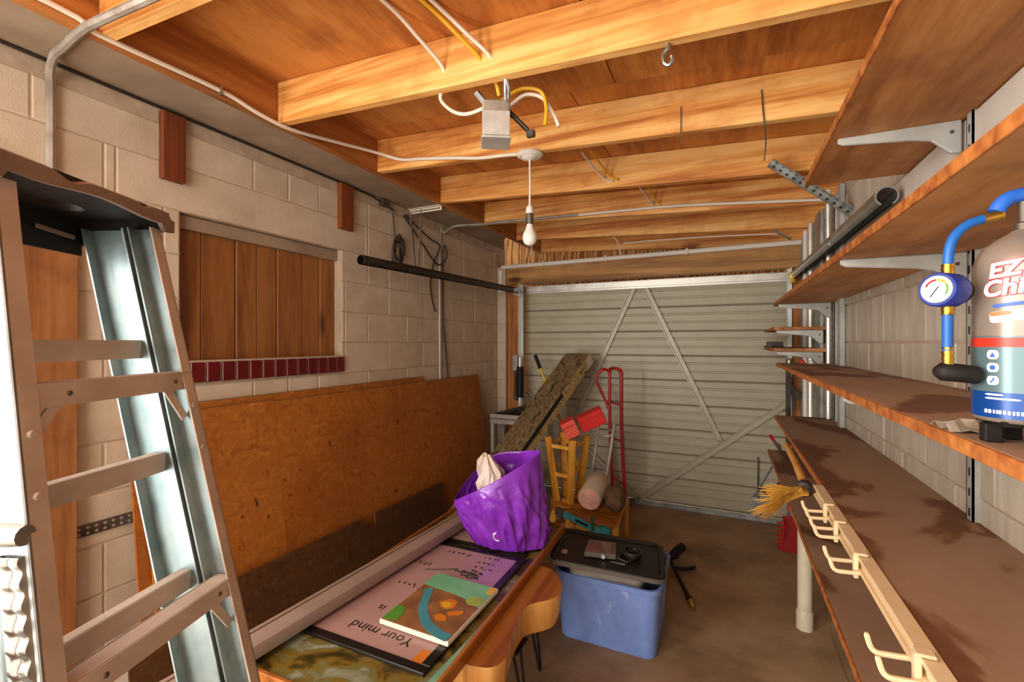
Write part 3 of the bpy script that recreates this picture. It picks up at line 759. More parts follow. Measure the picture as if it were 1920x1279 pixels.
# ------------------------------------------------------------------ right wall shelving
def shelf(y0, y1, x0, ztop, th, label, cat='shelf', dusty=True, group='wooden shelves on the right wall', ragged=0):
    t = thing('wall_shelf', label, cat, ((x0+.56)/2, (y0+y1)/2, ztop-th), group)
    mb = MB().box((x0+.004, y0, ztop-th), (XR-.004, y1, ztop-.0004), 0)
    obj('board', mb, 'shelf', t, bevel=.0015)
    if dusty: obj('dust_layer', MB().box((x0+.006, y0+.002, ztop-.0006), (XR-.006, y1-.002, ztop+.0008)), 'dust', t, )
    obj('front_edge', MB().box((x0, y0, ztop-th-.0005), (x0+.005, y1, ztop)), 'shelf_edge', t, bevel=.001)
    return t
def bracket(sh, y, z, x0=.285, h=.085):
    x1 = XR-.02
    poly = [(x0, y, z-.0005), (x0-.002, y, z-.014), (x0+.012, y, z-.022), (x1-.10, y, z-.036), (x1-.06, y, z-.045), (x1-.02, y, z-h), (x1, y, z-h), (x1, y, z-.0005)]
    b = obj('bracket', MB().prism(poly, (0, .012, 0)), 'galv_paint', sh, bevel=.003)
    obj('rivet', MB().lathe([(0, 0), (.005, 0), (.004, .002), (0, .002)], (x1-.02, y, z-.03), (0, -1, 0), 10), 'tool_steel', b)
s1 = shelf(-.6, 1.955, .262, 2.12, .022, 'topmost wide wooden wall shelf on the right under the joists')
bracket(s1, 1.53, 2.098); bracket(s1, -.1, 2.098)
s2 = shelf(-.6, 3.30, .277, 1.776, .020, 'second wooden wall shelf from the top on the right, above the silver can')
bracket(s2, 1.50, 1.756); bracket(s2, 3.10, 1.756); bracket(s2, -.1, 1.756)
s3 = shelf(-.6, 3.11, .272, 1.408, .019, 'middle wooden wall shelf on the right that carries the silver can')
bracket(s3, 1.47, 1.389); bracket(s3, 3.06, 1.389)
s4 = shelf(-.6, 3.17, .269, 1.09, .020, 'fourth wooden wall shelf from the top with the cream hook rail on its front')
bracket(s4, 1.47, 1.07); bracket(s4, 3.06, 1.07)
s5 = shelf(-.6, 3.60, .265, .79, .019, 'lowest dark wooden wall shelf on the right, under the hook rail')
bracket(s5, 1.47, .771); bracket(s5, 3.06, .771)
s6 = shelf(3.31, 4.10, .279, 1.626, .019, 'upper of the two short far wooden shelves by the door corner', group='short shelves in the far right bay')
bracket(s6, 3.33, 1.607, .295)
s7 = shelf(3.31, 4.10, .279, 1.494, .022, 'lower of the two short far wooden shelves by the door corner', group='short shelves in the far right bay')
bracket(s7, 3.33, 1.472, .295)
def standard(y, label, z0=.3, z1=2.34):
    t = thing('shelf_standard', label, 'shelf standard', (XR, y, z0), 'slotted steel shelf standards')
    obj('channel', MB().box((XR-.018, y-.016, z0), (XR-.014, y+.016, z1)).box((XR-.018, y-.016, z0), (XR, y-.012, z1)).box((XR-.018, y+.012, z0), (XR, y+.016, z1)), 'galv_paint', t)
    mb = MB(); z = z0+.05
    while z < z1-.05:
        mb.box((XR-.0185, y-.004, z), (XR-.0175, y+.004, z+.02)); z += .05
    obj('slot', mb, 'dark_steel', t)['kind'] = 'stuff'
standard(3.06, 'slotted steel standard holding the far ends of the shelves', .3)
standard(1.50, 'slotted steel standard visible below the middle shelf on the near right wall', .3)
single('wall_strip', MB().box((XR-.030, 2.84, .3), (XR-.006, 2.90, 2.35)), 'galv_paint', 'wide flat grey steel strip beside the far shelf standard', 'strip', bevel=.003)
single('wall_strip', MB().box((XR-.030, 3.40, .3), (XR-.006, 3.56, 2.36)), 'galv', 'wide galvanised strip between the far standard and the corner conduits', 'strip', bevel=.003)
single('wall_strip', MB().box((XR-.012, -.5, 1.86), (XR-.0065, 2.80, 2.094)), 'white_strip', 'long whitish strip on the right wall under the topmost shelf', 'strip')
# bits on and at the far shelves
bx = thing('clamp_bar', 'black bar clamp lying on the lower short far shelf', 'clamp', (.30, 3.9, 1.494))
obj('bar', MB().box((.27, 3.55, 1.4955), (.285, 4.05, 1.505)), 'dark_steel', bx)
obj('jaw', MB().box((.26, 3.60, 1.4955), (.36, 3.63, 1.535)), 'dark_steel', bx, bevel=.003)
for (x, y, r, m, lab) in ((.335, 3.06, .018, 'foil', 'small shiny silver knob at the far end of the middle shelf'), (.40, 3.07, .013, 'red_card', 'small red cap at the far end of the middle shelf'), (.44, 3.05, .013, 'white_plastic', 'small white cap at the far end of the middle shelf')):
    single('knob', MB().lathe([(0, 0), (r, 0), (r*1.05, r*.6), (r*.7, r*1.5), (0, r*1.7)], (x, y, 1.4092), n=14), m, lab, 'knob', smooth=True)
# pliers lying on the lowest shelf far end
pp = thing('pliers', 'red handled pliers tilted on the far end of the lowest shelf', 'pliers', (.31, 3.55, .7912))
obj('handle', MB().tube([(.275, 3.55, .90), (.30, 3.545, .86)], [.011, .010], 8).tube([(.285, 3.57, .885), (.305, 3.56, .85)], [.008, .008], 8), 'red_paint', pp, smooth=True)
obj('jaw', MB().tube([(.30, 3.545, .86), (.325, 3.54, .83), (.34, 3.54, .793)], [.009, .014, .010], 8), 'tool_steel', pp, smooth=True)

# cream hook rail on the fourth shelf's front
hk = thing('hook_rail', 'cream plastic hook rail along the front of the fourth shelf', 'hook rail', (.25, 1.1, 1.05))
obj('rail', MB().box((.246, .45, 1.060), (.2688, 1.66, 1.067)).box((.252, .45, 1.067), (.2688, 1.66, 1.088)).box((.245, .45, 1.086), (.272, 1.66, 1.0935)), 'cream_plastic', hk, bevel=.0015)
def hookpart(y):
    b = obj('hook_plate', MB().box((.238, y-.007, 1.048), (.2465, y+.007, 1.100)).box((.238, y-.010, 1.096), (.262, y+.010, 1.101)), 'cream_plastic', hk, bevel=.0015)
    for dy in (-.012, .045):
        obj('prong', MB().tube(smooth_path([(.246, y+dy, 1.062), (.222, y+dy, 1.060), (.208, y+dy, 1.060), (.201, y+dy+.002, 1.066), (.196, y+dy+.004, 1.084)], 4), [.0042]*16+[.003], 6), 'cream_plastic', b, smooth=True)
for y in (1.46, 1.33, 1.145, .815, .56): hookpart(y)

# pvc post under the lowest shelf
pv = thing('support_post', 'cream plastic pipe post standing under the lowest shelf', 'post', (.385, 2.87, 0))
obj('pipe', MB().lathe([(0, .0), (.034, .0), (.034, .7705), (0, .7705)], (.385, 2.87, 0), n=20), 'pvc', pv, smooth=True)
obj('collar', MB().lathe([(.034, .0), (.040, .0), (.040, .09), (.034, .1)], (.385, 2.87, 0), n=20), 'pvc', pv, smooth=True)
# straw broom resting on lowest shelf, handle under shelf four
bm = thing('whisk_broom', 'straw whisk broom with orange wooden handle between the two lowest shelves', 'broom', (.24, 1.9, .80))
obj('handle', MB().tube([(.252, 2.42, 1.062), (.251, 2.10, 1.054), (.248, 1.84, 1.040)], [.012, .013, .015], 10), 'stool', bm, smooth=True)
obj('collar', MB().lathe([(.017, 0), (.022, .01), (.026, .05), (.020, .055)], (.248, 1.85, 1.040), (-.15, -1, -.1), 12), 'black_cable', bm, smooth=True)
mb = MB(); rb = random.Random(4)
for k in range(170):
    a = rb.uniform(-1, 1); b = rb.uniform(-1, 1); L = rb.uniform(.8, 1.08)
    p0 = V((.242+.010*a, 1.80+.02*b, 1.034+.012*b))
    p1 = p0+V((-.040*L+.012*a, -.03-.03*b*L, -.010+.02*a))
    p2 = p1+V((-.085*L+.02*b, -.015-.05*b+.02*a, -.032*L+.032*a))
    if p2.z < .80: p2.z = .80
    mb.tube([p0, p1, p2], [.0022, .002, .001], 3)
o = obj('bristles', mb, 'straw', bm); o['kind'] = 'stuff'
# red dustpan standing on the floor in the far right corner
dp = thing('dustpan', 'red plastic dustpan standing on the floor in the right corner', 'dustpan', (.40, 3.9, 0))
obj('pan', MB().prism([(.37, 3.86, .0), (.385, 3.90, .25), (.395, 3.90, .25), (.385, 3.86, .0)], (.13, .0, 0)).prism([(.37, 3.86, 0), (.385, 3.90, .25), (.385, 3.80, .20)], (.006, 0, 0)).prism([(.49, 3.86, 0), (.505, 3.90, .25), (.505, 3.80, .2)], (.006, 0, 0)), 'red_card', dp)
mb = MB()
for k in range(7): mb.bar((.372, 3.86, .03+.03*k), (.345, 3.84, .025+.03*k), .006, .012)
obj('comb_teeth', mb, 'red_card', dp)
obj('handle', MB().bar((.43, 3.90, .29), (.44, 3.93, .50), .03, .014, (0, 1, 0)), 'red_card', dp, bevel=.004)

# ------------------------------------------------------------------ can with gauge on the middle shelf
cx, cy, cb = .324, .752, 1.436
RC = .0455
can = thing('refrigerant_can', 'silver and blue refrigerant can with hose and gauge on the middle shelf', 'can', (cx, cy, 1.409))
def band(z0, z1, r=RC): return MB().lathe([(r, z0), (r, z1)], (cx, cy, 0), n=48, caps=False)
obj('body', MB().lathe([(0, cb), (RC-.004, cb), (RC-.001, cb+.003), (RC-.0004, cb+.006), (RC-.0004, 1.620), (RC-.003, 1.632), (RC-.010, 1.645), (RC-.022, 1.655), (.014, 1.661), (.011, 1.664), (0, 1.664)], (cx, cy, 0), n=48), 'can_grey', can, smooth=True)
obj('blue_band', band(cb+.005, 1.4715), 'can_blue', can, smooth=True)
obj('teal_band', band(1.4715, 1.5375), 'can_teal', can, smooth=True)
obj('red_band', band(1.5245, 1.5355, RC+.0002), 'can_red', can, smooth=True)
to_cam = math.atan2(-cy, -cx)
def wrap(mb, a0, zc, r):
    """flat artwork (x right, y up, z out) laid round the can, centred at angle a0"""
    out = MB(); out.f = mb.f; out.mi = mb.mi
    out.v = [(cx+(r+p[2])*math.cos(a0+p[0]/r), cy+(r+p[2])*math.sin(a0+p[0]/r), zc+p[1]) for p in mb.v]
    return out
def text_mb(s, size, shear=0, extr=.0003, offset=0, res=3):
    cu = bpy.data.curves.new('t', 'FONT'); cu.body = s; cu.size = size; cu.extrude = extr; cu.shear = shear
    cu.offset = offset; cu.resolution_u = res
    o = bpy.data.objects.new('t', cu); C.objects.link(o)
    dg = bpy.context.evaluated_depsgraph_get(); dg.update()
    me = bpy.data.meshes.new_from_object(o.evaluated_get(dg))
    b_ = bmesh.new(); b_.from_mesh(me)
    x_ = -.05 if size < .03 else 9
    while x_ < .08:
        bmesh.ops.bisect_plane(b_, geom=b_.verts[:]+b_.edges[:]+b_.faces[:], plane_co=(x_, 0, 0), plane_no=(1, 0, 0)); x_ += .003
    b_.to_mesh(me); b_.free()
    mb = MB(); mb.add([v.co for v in me.vertices], [tuple(p.vertices) for p in me.polygons])
    bpy.data.objects.remove(o); bpy.data.curves.remove(cu); bpy.data.meshes.remove(me)
    return mb
def move(mb, dx, dy, dz=0, rot=0):
    c, s = math.cos(rot), math.sin(rot)
    mb.v = [(c*p[0]-s*p[1]+dx, s*p[0]+c*p[1]+dy, p[2]+dz) for p in mb.v]; return mb
def rrect(w, h, r=.002, t=.0006):
    cols = max(6, int(w/.003)); vs = []; fs = []
    for i in range(cols+1):
        x = -w/2+w*i/cols; e = max(0, r-(w/2-abs(x))); hh = h/2-(r-math.sqrt(max(0, r*r-e*e)))
        vs += [(x, -hh, 0), (x, hh, 0), (x, -hh, t), (x, hh, t)]
    for i in range(cols):
        a, b = 4*i, 4*i+4
        fs += [(a+2, b+2, b+3, a+3), (a, b, b+2, a+2), (a+3, b+3, b+1, a+1), (a+1, b+1, b, a)]
    fs += [(0, 2, 3, 1), (4*cols, 4*cols+1, 4*cols+3, 4*cols+2)]
    return MB().add(vs, fs)
def rrect_old(w, h, r=.002, t=.0004):
    pts = []
    for (sx, sy, a) in ((1, 1, 0), (-1, 1, 90), (-1, -1, 180), (1, -1, 270)):
        for k in range(4):
            an = math.radians(a+k*30); pts.append((sx*(w/2-r)+r*math.cos(an), sy*(h/2-r)+r*math.sin(an), 0))
    return MB().prism(pts, (0, 0, t))
AF = to_cam-.12
rot = .10
for txt, size, dx, dy in (('EZ', .0235, -.0245, .0135), ('Chill', .0255, -.0310, -.0085)):
    for (m, off, ex_, dz) in (('label_red', .0019, .0003, .0004), ('label_white', .0009, .0003, .0011)):
        mb = move(text_mb(txt, size, .22, ex_, off), dx, dy, dz, rot)
        obj('lettering', wrap(mb, AF, 1.592, RC), m, can)
obj('tagline', wrap(move(rrect(.042, .004, .001), .0, 0, 0, rot), AF, 1.5745, RC), 'label_blue', can)
lb = obj('small_label', wrap(move(rrect(.052, .013, .002), .002, 0, 0, rot), AF, 1.5615, RC), 'label_white', can)
obj('label_stripe', wrap(move(rrect(.019, .005, .001), -.014, .0022, .0004, rot), AF, 1.5615, RC), 'label_orange', lb)
obj('label_badge', wrap(move(rrect(.011, .014, .002), .027, .004, .0004, rot), AF, 1.5615, RC), 'label_blue', lb)
for k in range(3):
    ic = obj('pictogram', wrap(move(rrect(.0115, .0105, .003), -.021, 0, 0), AF, 1.5155-.0152*k, RC), 'label_white', can)
    if k == 0: sh_ = MB().prism([(-.003, -.003, 0), (.003, -.003, 0), (0, .003, 0)], (0, 0, .0003))
    elif k == 1: sh_ = MB().lathe([(0, 0), (.003, 0), (.003, .0003), (0, .0003)], n=12)
    else: sh_ = MB().prism([(-.003, -.003, 0), (-.001, -.003, 0), (.003, .003, 0), (.001, .003, 0)], (0, 0, .0003))
    obj('symbol', wrap(move(sh_, -.021, 0, .0005), AF, 1.5155-.0152*k, RC), 'label_blue', ic)
mb = MB()
for (w, dx, dy) in ((.018, -.020, .017), (.032, -.013, .0125)): 
    r_ = move(rrect(w, .0022, .0008), dx, dy); mb.add(r_.v, r_.f)
xx = -.028
rr = random.Random(2)
while xx < .03:
    w = rr.uniform(.0015, .003); r_ = move(rrect(w, .0045, .0006), xx, -.003); mb.add(r_.v, r_.f); xx += w+.0012
obj('fine_print', wrap(mb, AF, 1.4515, RC), 'label_white', can)['kind'] = 'stuff'
obj('valve', MB().lathe([(0, 1.66), (.009, 1.66), (.009, 1.672), (.006, 1.674), (.006, 1.698), (0, 1.698)], (cx, cy, 0), n=16), 'tool_steel', can, smooth=True)
obj('tap', MB().tube(smooth_path([(cx-.026, cy-.002, 1.688), (cx-.019, cy-.002, 1.700), (cx-.006, cy, 1.706), (cx+.02, cy+.002, 1.707), (cx+.04, cy+.004, 1.706)]), [.0085]*25, 10), 'blue_bright', can, smooth=True)
HG = [(cx-.022, cy-.004, 1.684), (cx-.037, cy-.006, 1.681), (cx-.055, cy-.010, 1.674), (cx-.069, cy-.014, 1.659), (cx-.0745, cy-.016, 1.640), (cx-.0755, cy-.016, 1.612)]
hp = smooth_path(HG, 6)
obj('hose', MB().tube(hp[6:], .0055, 10), 'blue_rubber', can, smooth=True)
obj('hose', MB().tube([(cx-.0755, cy-.016, 1.578), (cx-.0757, cy-.016, 1.515)], .0055, 10), 'blue_rubber', can, smooth=True)
def ferrule(p, q, r):
    p, q = V(p), V(q); d = q-p; L = d.length
    pr = []
    for k in range(7): pr += [(r if k % 2 == 0 else r*.86, L*k/6)]
    return MB().lathe([(0, 0)]+pr+[(0, L)], p, d, 12)
obj('fitting', ferrule(hp[0], hp[7], .0062), 'brass', can, smooth=True)
gx, gy, gz = cx-.0755, cy-.016, 1.594
obj('fitting', ferrule((gx, gy, gz+.014), (gx, gy, gz+.032), .0068), 'brass', can, smooth=True)
obj('fitting', ferrule((gx, gy, gz-.030), (gx, gy, gz-.012), .0068), 'brass', can, smooth=True)
obj('fitting', ferrule((gx, gy, 1.503), (gx, gy, 1.524), .0062), 'brass', can, smooth=True)
gd = V((-.74, -.67, .03)).normalized()
gc = V((gx, gy, gz))
ga = obj('gauge', MB().lathe([(0, .020), (.0195, .020), (.021, .018), (.021, -.006), (.018, -.008), (0, -.008)], gc, gd, 28), 'gauge_blue', can, smooth=True)
obj('gauge_back', MB().lathe([(0, -.008), (.0185, -.008), (.016, -.020), (0, -.022)], gc, gd, 24), 'black_plastic', can, smooth=True)
obj('dial', MB().lathe([(0, 0), (.0165, 0), (.0165, .0008), (0, .0008)], gc+gd*.0201, gd, 24), 'label_white', ga)
e1 = gd.cross(V((0, 0, 1))).normalized(); e2 = e1.cross(gd)
def arc(a0, a1, m):
    mb = MB(); pts = []
    for k in range(7):
        a = math.radians(a0+(a1-a0)*k/6); pts.append(gc+gd*.0211+(e1*math.cos(a)+e2*math.sin(a))*.0115)
    mb.tube(pts, .0012, 4); obj('dial_arc', mb, m, ga)
arc(150, 215, 'p_green'); arc(95, 145, 'p_yellow'); arc(20, 90, 'label_red')
obj('needle', MB().tube([gc+gd*.0215+(e1*.6-e2*.8)*-.004, gc+gd*.0215+(e1*.55-e2*.83)*.011], .0006, 4), 'ink', ga)
obj('coupler', MB().tube([(gx-.012, gy-.002, 1.494), (gx-.006, gy, 1.494), (gx+.014, gy+.001, 1.492), (gx+.028, gy+.002, 1.490), (gx+.032, gy+.002, 1.490)], [.006, .0115, .0112, .0108, .006], 12), 'black_plastic', can, smooth=True)
st = thing('can_stand', 'small black stand with feet under the silver can', 'stand', (cx, cy, 1.409))
obj('plate', MB().box((cx-.032, cy-.032, 1.4315), (cx+.032, cy+.032, 1.4375)), 'black_plastic', st)
for (dx, dy) in ((-.030, .0), (.016, -.028), (.0, .030)):
    obj('foot', MB().box((cx+dx-.008, cy+dy-.008, 1.4093), (cx+dx+.008, cy+dy+.008, 1.4318)), 'black_plastic', st, bevel=.001)
mb = MB()
rw = random.Random(8)
for i in range(7):
    for j in range(5): mb.v.append((.262+.012*i*.9, .80+.016*j, 1.4105+max(0, rw.uniform(-.003, .012))))
for i in range(6):
    for j in range(4): mb.f.append((i*5+j, (i+1)*5+j, (i+1)*5+j+1, i*5+j+1)); mb.mi.append(0)
mb.v = [(p[0]+.010, p[1], p[2]) for p in mb.v]
o = single('wrapper', mb, 'clear', 'crumpled cloudy plastic wrapper lying beside the silver can', 'wrapper')
sm = o.modifiers.new('s', 'SOLIDIFY'); sm.thickness = .0008

# ------------------------------------------------------------------ step ladder, folded, at the left
LT, RT = V((-.860, .271, 1.746)), V((-.977, .502, 1.746))
dL, dR = V((.136, .002, -.636))/.636, V((.170, .036, -.636))/.636
def Lp(z): return LT+dL*(1.746-z)
def Rp(z): return RT+dR*(1.746-z)
nN = V((.93, .37, 0)).normalized(); wW = V((-.37, .93, 0)).normalized()
lad = thing('step_ladder', 'dusty folded metal step ladder with black plastic cap at the left edge', 'step ladder', (-.5, .44, 0))
def rail_part(name, f, z0, z1, n0, n1, w0, w1, matn, parent):
    """slab between heights z0..z1 spanning n (depth) and w (width) offsets from the line f"""
    vs = []
    for z in (z0, z1):
        p = f(z)
        for (n_, w_) in ((n0, w0), (n1, w0), (n1, w1), (n0, w1)): vs.append(p+nN*n_+wW*w_)
    fs = [(0,1,2,3), (7,6,5,4), (0,4,5,1), (1,5,6,2), (2,6,7,3), (3,7,4,0)]
    mb = MB().add(vs, fs)
    bmx = bmesh.new()
    return obj(name, mb, matn, parent)
ZT = 1.745
def channel(f, side, n0, n1, z0, z1, mats, tag_):
    """side +1: web on the far (right) side, flanges reach back toward -w"""
    t = .003
    a, b = (-t, 0) if side > 0 else (0, t)
    web = rail_part('rail_web', f, z0, z1, n1, n0, a, b, mats[0], lad)
    fa, fb = (-.022, 0) if side > 0 else (0, .026)
    o1 = rail_part('flange', f, z0, z1, n0-.003, n0, fa, fb, mats[1], web)
    o2 = rail_part('flange', f, z0, z1, n1, n1+.003, fa, fb, mats[2], web)
    for o in (o1, o2): pass
    return web
def fR(z): return Rp(z)
def fL(z): return Lp(z)-wW*.0268
channel(fR, 1, 0, -.047, 0, ZT, ('rail_blue', 'rail_dust', 'rail_blue'), 'front')
channel(lambda z: fR(z)-wW*.004, 1, -.052, -.134, .03, ZT-.002, ('rail_blue', 'rail_blue', 'rail_blue'), 'rear')
channel(fL, -1, 0, -.047, 0, ZT, ('rail_side', 'rail_dust', 'rail_blue'), 'front')
channel(lambda z: fL(z)+wW*.004, -1, -.052, -.134, .03, ZT-.002, ('rail_side', 'rail_blue', 'rail_blue'), 'rear')
for z in (1.476, 1.11, .744, .378):
    p, q = Lp(z)-wW*.022, Rp(z)-wW*.006
    mb = MB()
    u = V((0, 0, 1))
    mb.bar(p+nN*-.0005-u*.016, q+nN*-.0005-u*.016, .003, .032)
    mb.bar(p-nN*.017-u*.0015, q-nN*.017-u*.0015, .032, .003)
    mb.bar(p-nN*.033-u*.008, q-nN*.033-u*.008, .003, .016)
    s_ = obj('step', mb, 'rail_dust', lad)
    for e, d in ((p, 1), (q, -1)):
        a = e+wW*.03*d+nN*.001-u*.028
        obj('step_brace', MB().bar(e+wW*.052*d+nN*-.004-u*.022, e+wW*.006*d-nN*.004-u*.085, .014, .003, nN), 'rail_dust', s_)
    for tt in (.22, .88):
        obj('rivet', MB().lathe([(0, 0), (.004, 0), (.003, .002), (0, .002)], p.lerp(q, tt)+nN*.001-u*.016, nN, 8), 'tool_steel', s_)
for z in (1.517, 1.31, 1.10, .88, .66, .44, .22):
    p, q = Lp(z)-wW*.020-nN*.085, Rp(z)-wW*.006-nN*.085
    mb = MB().bar(p, q, .003, .034).bar(p-nN*.010+V((0,0,.0155)), q-nN*.010+V((0,0,.0155)), .02, .003)
    obj('rear_brace', mb, 'rail_dust', lad)
for z in (1.415, 1.34):
    obj('rail_rivet', MB().lathe([(0, 0), (.006, 0), (.004, .003), (0, .003)], Lp(z)-wW*.013, nN, 10), 'rail_dust', lad, smooth=True)
    obj('rail_rivet', MB().lathe([(0, 0), (.006, 0), (.004, .003), (0, .003)], Rp(z)-wW*.013, nN, 10), 'rail_dust', lad, smooth=True)
# ribbed spreader bracket on the near rail
mb = MB(); vs = []; fs = []; NK = 60
for k in range(NK+1):
    z = 1.275-.22*k/NK; rip = .0025*math.sin(k/NK*2*PI*9)
    p = fL(z)-nN*.022
    for (a_, w_) in ((-.015, .0), (-.013, -.005-rip), (-.003, -.006-rip), (0, -.004-rip), (.003, -.006-rip), (.013, -.005-rip), (.015, .0)): vs.append(p+nN*a_+wW*w_)
for k in range(NK):
    for c_ in range(6): fs.append((k*7+c_, k*7+c_+1, (k+1)*7+c_+1, (k+1)*7+c_))
mb.add(vs, fs)
obj('spreader_bracket', mb, 'foil', lad, smooth=True)
pz = fL(1.30)
obj('bracket_bolt', MB().lathe([(0, -.02), (.012, -.02), (.014, 0), (.012, .03), (0, .03)], pz-wW*.003-nN*.03, nN, 12), 'foil', lad, smooth=True)
obj('foot', MB().obox(Lp(.012)-wW*.013-nN*.024, nN*.03, wW*.017, V((0,0,.012))), 'black_plastic', lad, bevel=.003)
obj('foot', MB().obox(Rp(.012)-wW*.013-nN*.024, nN*.03, wW*.017, V((0,0,.012))), 'black_plastic', lad, bevel=.003)
# cap: tray with dusty lip, hollow below, slotted back skirt
c0, c1 = fL(1.76)-wW*.022, fR(1.76)+wW*.002
cd = (c1-c0); cd.z = 0; Lc = cd.length; cd.normalize(); cn = V((-cd.y, cd.x, 0)); cn = -cn if cn.dot(nN) < 0 else cn
zc_ = 1.776
def cp_(t, n_, z): return c0.lerp(c1, t)*1.0+cn*n_+V((0, 0, z-1.76))
hp_ = V((-1.02, .372, 0))-V((c0.x, c0.y, 0)); ht_, hn_ = hp_.dot(cd)/Lc, hp_.dot(cn)
def cap_plate(t0, t1, n0, n1, ct, cn_, rt, rn, z0, z1):
    K = 40; vs = []; fs = []
    for z in (z0, z1):
        for ring_ in (0, 1):
            for k in range(K):
                a = 2*PI*k/K; c_, s_ = math.cos(a), math.sin(a)
                if ring_ == 0: vs.append(cp_(ct+rt*c_, cn_+rn*s_, z))
                else:
                    m_ = max(abs(c_), abs(s_))
                    vs.append(cp_(t0+(t1-t0)*(c_/m_+1)/2, n0+(n1-n0)*(s_/m_+1)/2, z))
    for k in range(K):
        j = (k+1) % K
        fs += [(k, K+k, K+j, j), (2*K+j, 3*K+j, 3*K+k, 2*K+k), (j, 2*K+j, 2*K+k, k), (K+k, 3*K+k, 3*K+j, K+j)]
    return MB().add(vs, fs)
cap = obj('cap', cap_plate(-.02, 1.01, -.15, .016, ht_, hn_, .037/Lc, .027, zc_-.014, zc_+.002), 'black_plastic', lad)
# wavy front lip
mb = MB(); N_ = 40; vs = []; fs = []
for k in range(N_+1):
    t = -.03+1.06*k/N_
    dip = .010*math.exp(-((t-.36)/.06)**2)+.006*math.exp(-((t-.80)/.03)**2)
    zt = zc_+.003-dip-(.012 if t > .98 else 0); zb = zc_-.020-.004*math.sin(t*9)-(.0 if .05 < t < .95 else .014)
    for (n_, z) in ((.016, zt), (.022, zt-.004), (.022, zb), (.014, zb)): vs.append(cp_(t, n_, z))
for k in range(N_):
    for j in range(4): fs.append((k*4+j, k*4+(j+1) % 4, (k+1)*4+(j+1) % 4, (k+1)*4+j))
fs += [(3, 2, 1, 0), tuple(N_*4+j for j in range(4))]
mb.add(vs, fs)
obj('lip', mb, 'dusty_plastic', cap, smooth=True)
# back skirt and its slot
obj('skirt', MB().prism([cp_(0, -.146, 1.695), cp_(.62, -.146, 1.695), cp_(.62, -.146, 1.763), cp_(0, -.146, 1.763)], cn*-.006), 'black_plastic', cap)
obj('skirt', MB().prism([cp_(.62, -.146, 1.695), cp_(1.0, -.146, 1.695), cp_(1.0, -.146, 1.765), cp_(.62, -.146, 1.765)], cn*-.006), 'black_plastic', cap)
obj('skirt_slot', MB().prism([cp_(.70, -.140, 1.733), cp_(.92, -.140, 1.728), cp_(.92, -.140, 1.721), cp_(.70, -.140, 1.726)], cn*.004), 'dusty_plastic', cap)
obj('cap_end', MB().prism([cp_(1.0, .012, 1.763), cp_(1.0, .012, 1.745), cp_(1.0, -.15, 1.715), cp_(1.0, -.15, 1.763)], cd*.008), 'black_plastic', cap)
obj('cap_end', MB().prism([cp_(0, .012, 1.763), cp_(0, .012, 1.745), cp_(0, -.15, 1.70), cp_(0, -.15, 1.763)], -cd*.008), 'black_plastic', cap)

# crumpled foil duct beyond the ladder's near rail
fd = MB(); pr = [(0, 0)]
for k in range(64):
    pr.append((.045+(.006 if k % 2 else 0), .018*k))
pr.append((0, .018*64))
fd.lathe(pr, (-.83, .115, 0), n=20)
single('foil_duct', fd, 'foil', 'ribbed silver foil duct standing behind the ladder at the left edge', 'duct', smooth=True)

# ------------------------------------------------------------------ boards leaning on the left wall
single('tall_board', MB().prism([(XL+.06, .52, 0), (XL+.06, .80, 0), (XL+.008, .828, 1.98), (XL+.008, .55, 1.98)], (.022, 0, 0)), 'tall_board', 'tall brown board leaning on the wall behind the ladder', 'board', bevel=.002)
ps = thing('perforated_rail', 'dark perforated steel strip fixed on the block wall behind the ladder', 'strip', (XL, .9, .82))
obj('strip', MB().box((XL+.004, .45, .813), (XL+.012, 1.25, .855)), 'tool_steel', ps)
mb = MB()
y = .47
while y < 1.24:
    for z in (.824, .844): mb.lathe([(0, 0), (.006, 0), (.006, .0012), (0, .0012)], (XL+.0118, y, z), (1, 0, 0), 6)
    y += .026
obj('hole', mb, 'case', ps)['kind'] = 'stuff'
def lean(y0, y1, xt, xb, ztop, th, matn, label, name='strand_board', top_edge=True):
    t = thing(name, label, 'board', ((xt+xb)/2, (y0+y1)/2, 0), 'strand boards leaning on the left wall')
    obj('panel', MB().prism([(xb, y0, .001), (xb, y1, .001), (xt, y1, ztop), (xt, y0, ztop)], (-th, 0, 0)), matn, t)
    obj('raw_edge', MB().prism([(xt-th, y0, ztop+.0003), (xt, y0, ztop+.0003), (xt, y1, ztop+.0003), (xt-th, y1, ztop+.0003)], (0, 0, .0015)), 'osb_edge', t)
lean(.98, 2.92, -2.128, -1.985, 1.262, .012, 'osb', 'hindmost strand board whose top edge shows above the others')
lean(1.02, 1.6065, -2.110, -1.9505, 1.232, .012, 'osb', 'narrow orange strand board at the left, meeting the long one at a seam')
lean(1.6075, 3.756, -2.110, -1.950, 1.225, .012, 'osb', 'long orange strand board leaning on the left wall below the window')
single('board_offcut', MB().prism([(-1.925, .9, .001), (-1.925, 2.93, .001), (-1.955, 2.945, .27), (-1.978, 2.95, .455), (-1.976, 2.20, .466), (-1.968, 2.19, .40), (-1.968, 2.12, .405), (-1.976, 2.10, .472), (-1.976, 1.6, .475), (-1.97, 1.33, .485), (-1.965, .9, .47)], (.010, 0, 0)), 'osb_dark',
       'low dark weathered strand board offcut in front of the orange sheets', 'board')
single('white_panel', MB().prism([(-2.02, .84, .001), (-2.02, 1.3, .001), (-2.10, 1.3, .19), (-2.10, .84, .275)], (-.012, 0, 0)), 'white_cable', 'low whitish panel leaning at the foot of the block wall behind the ladder', 'panel')

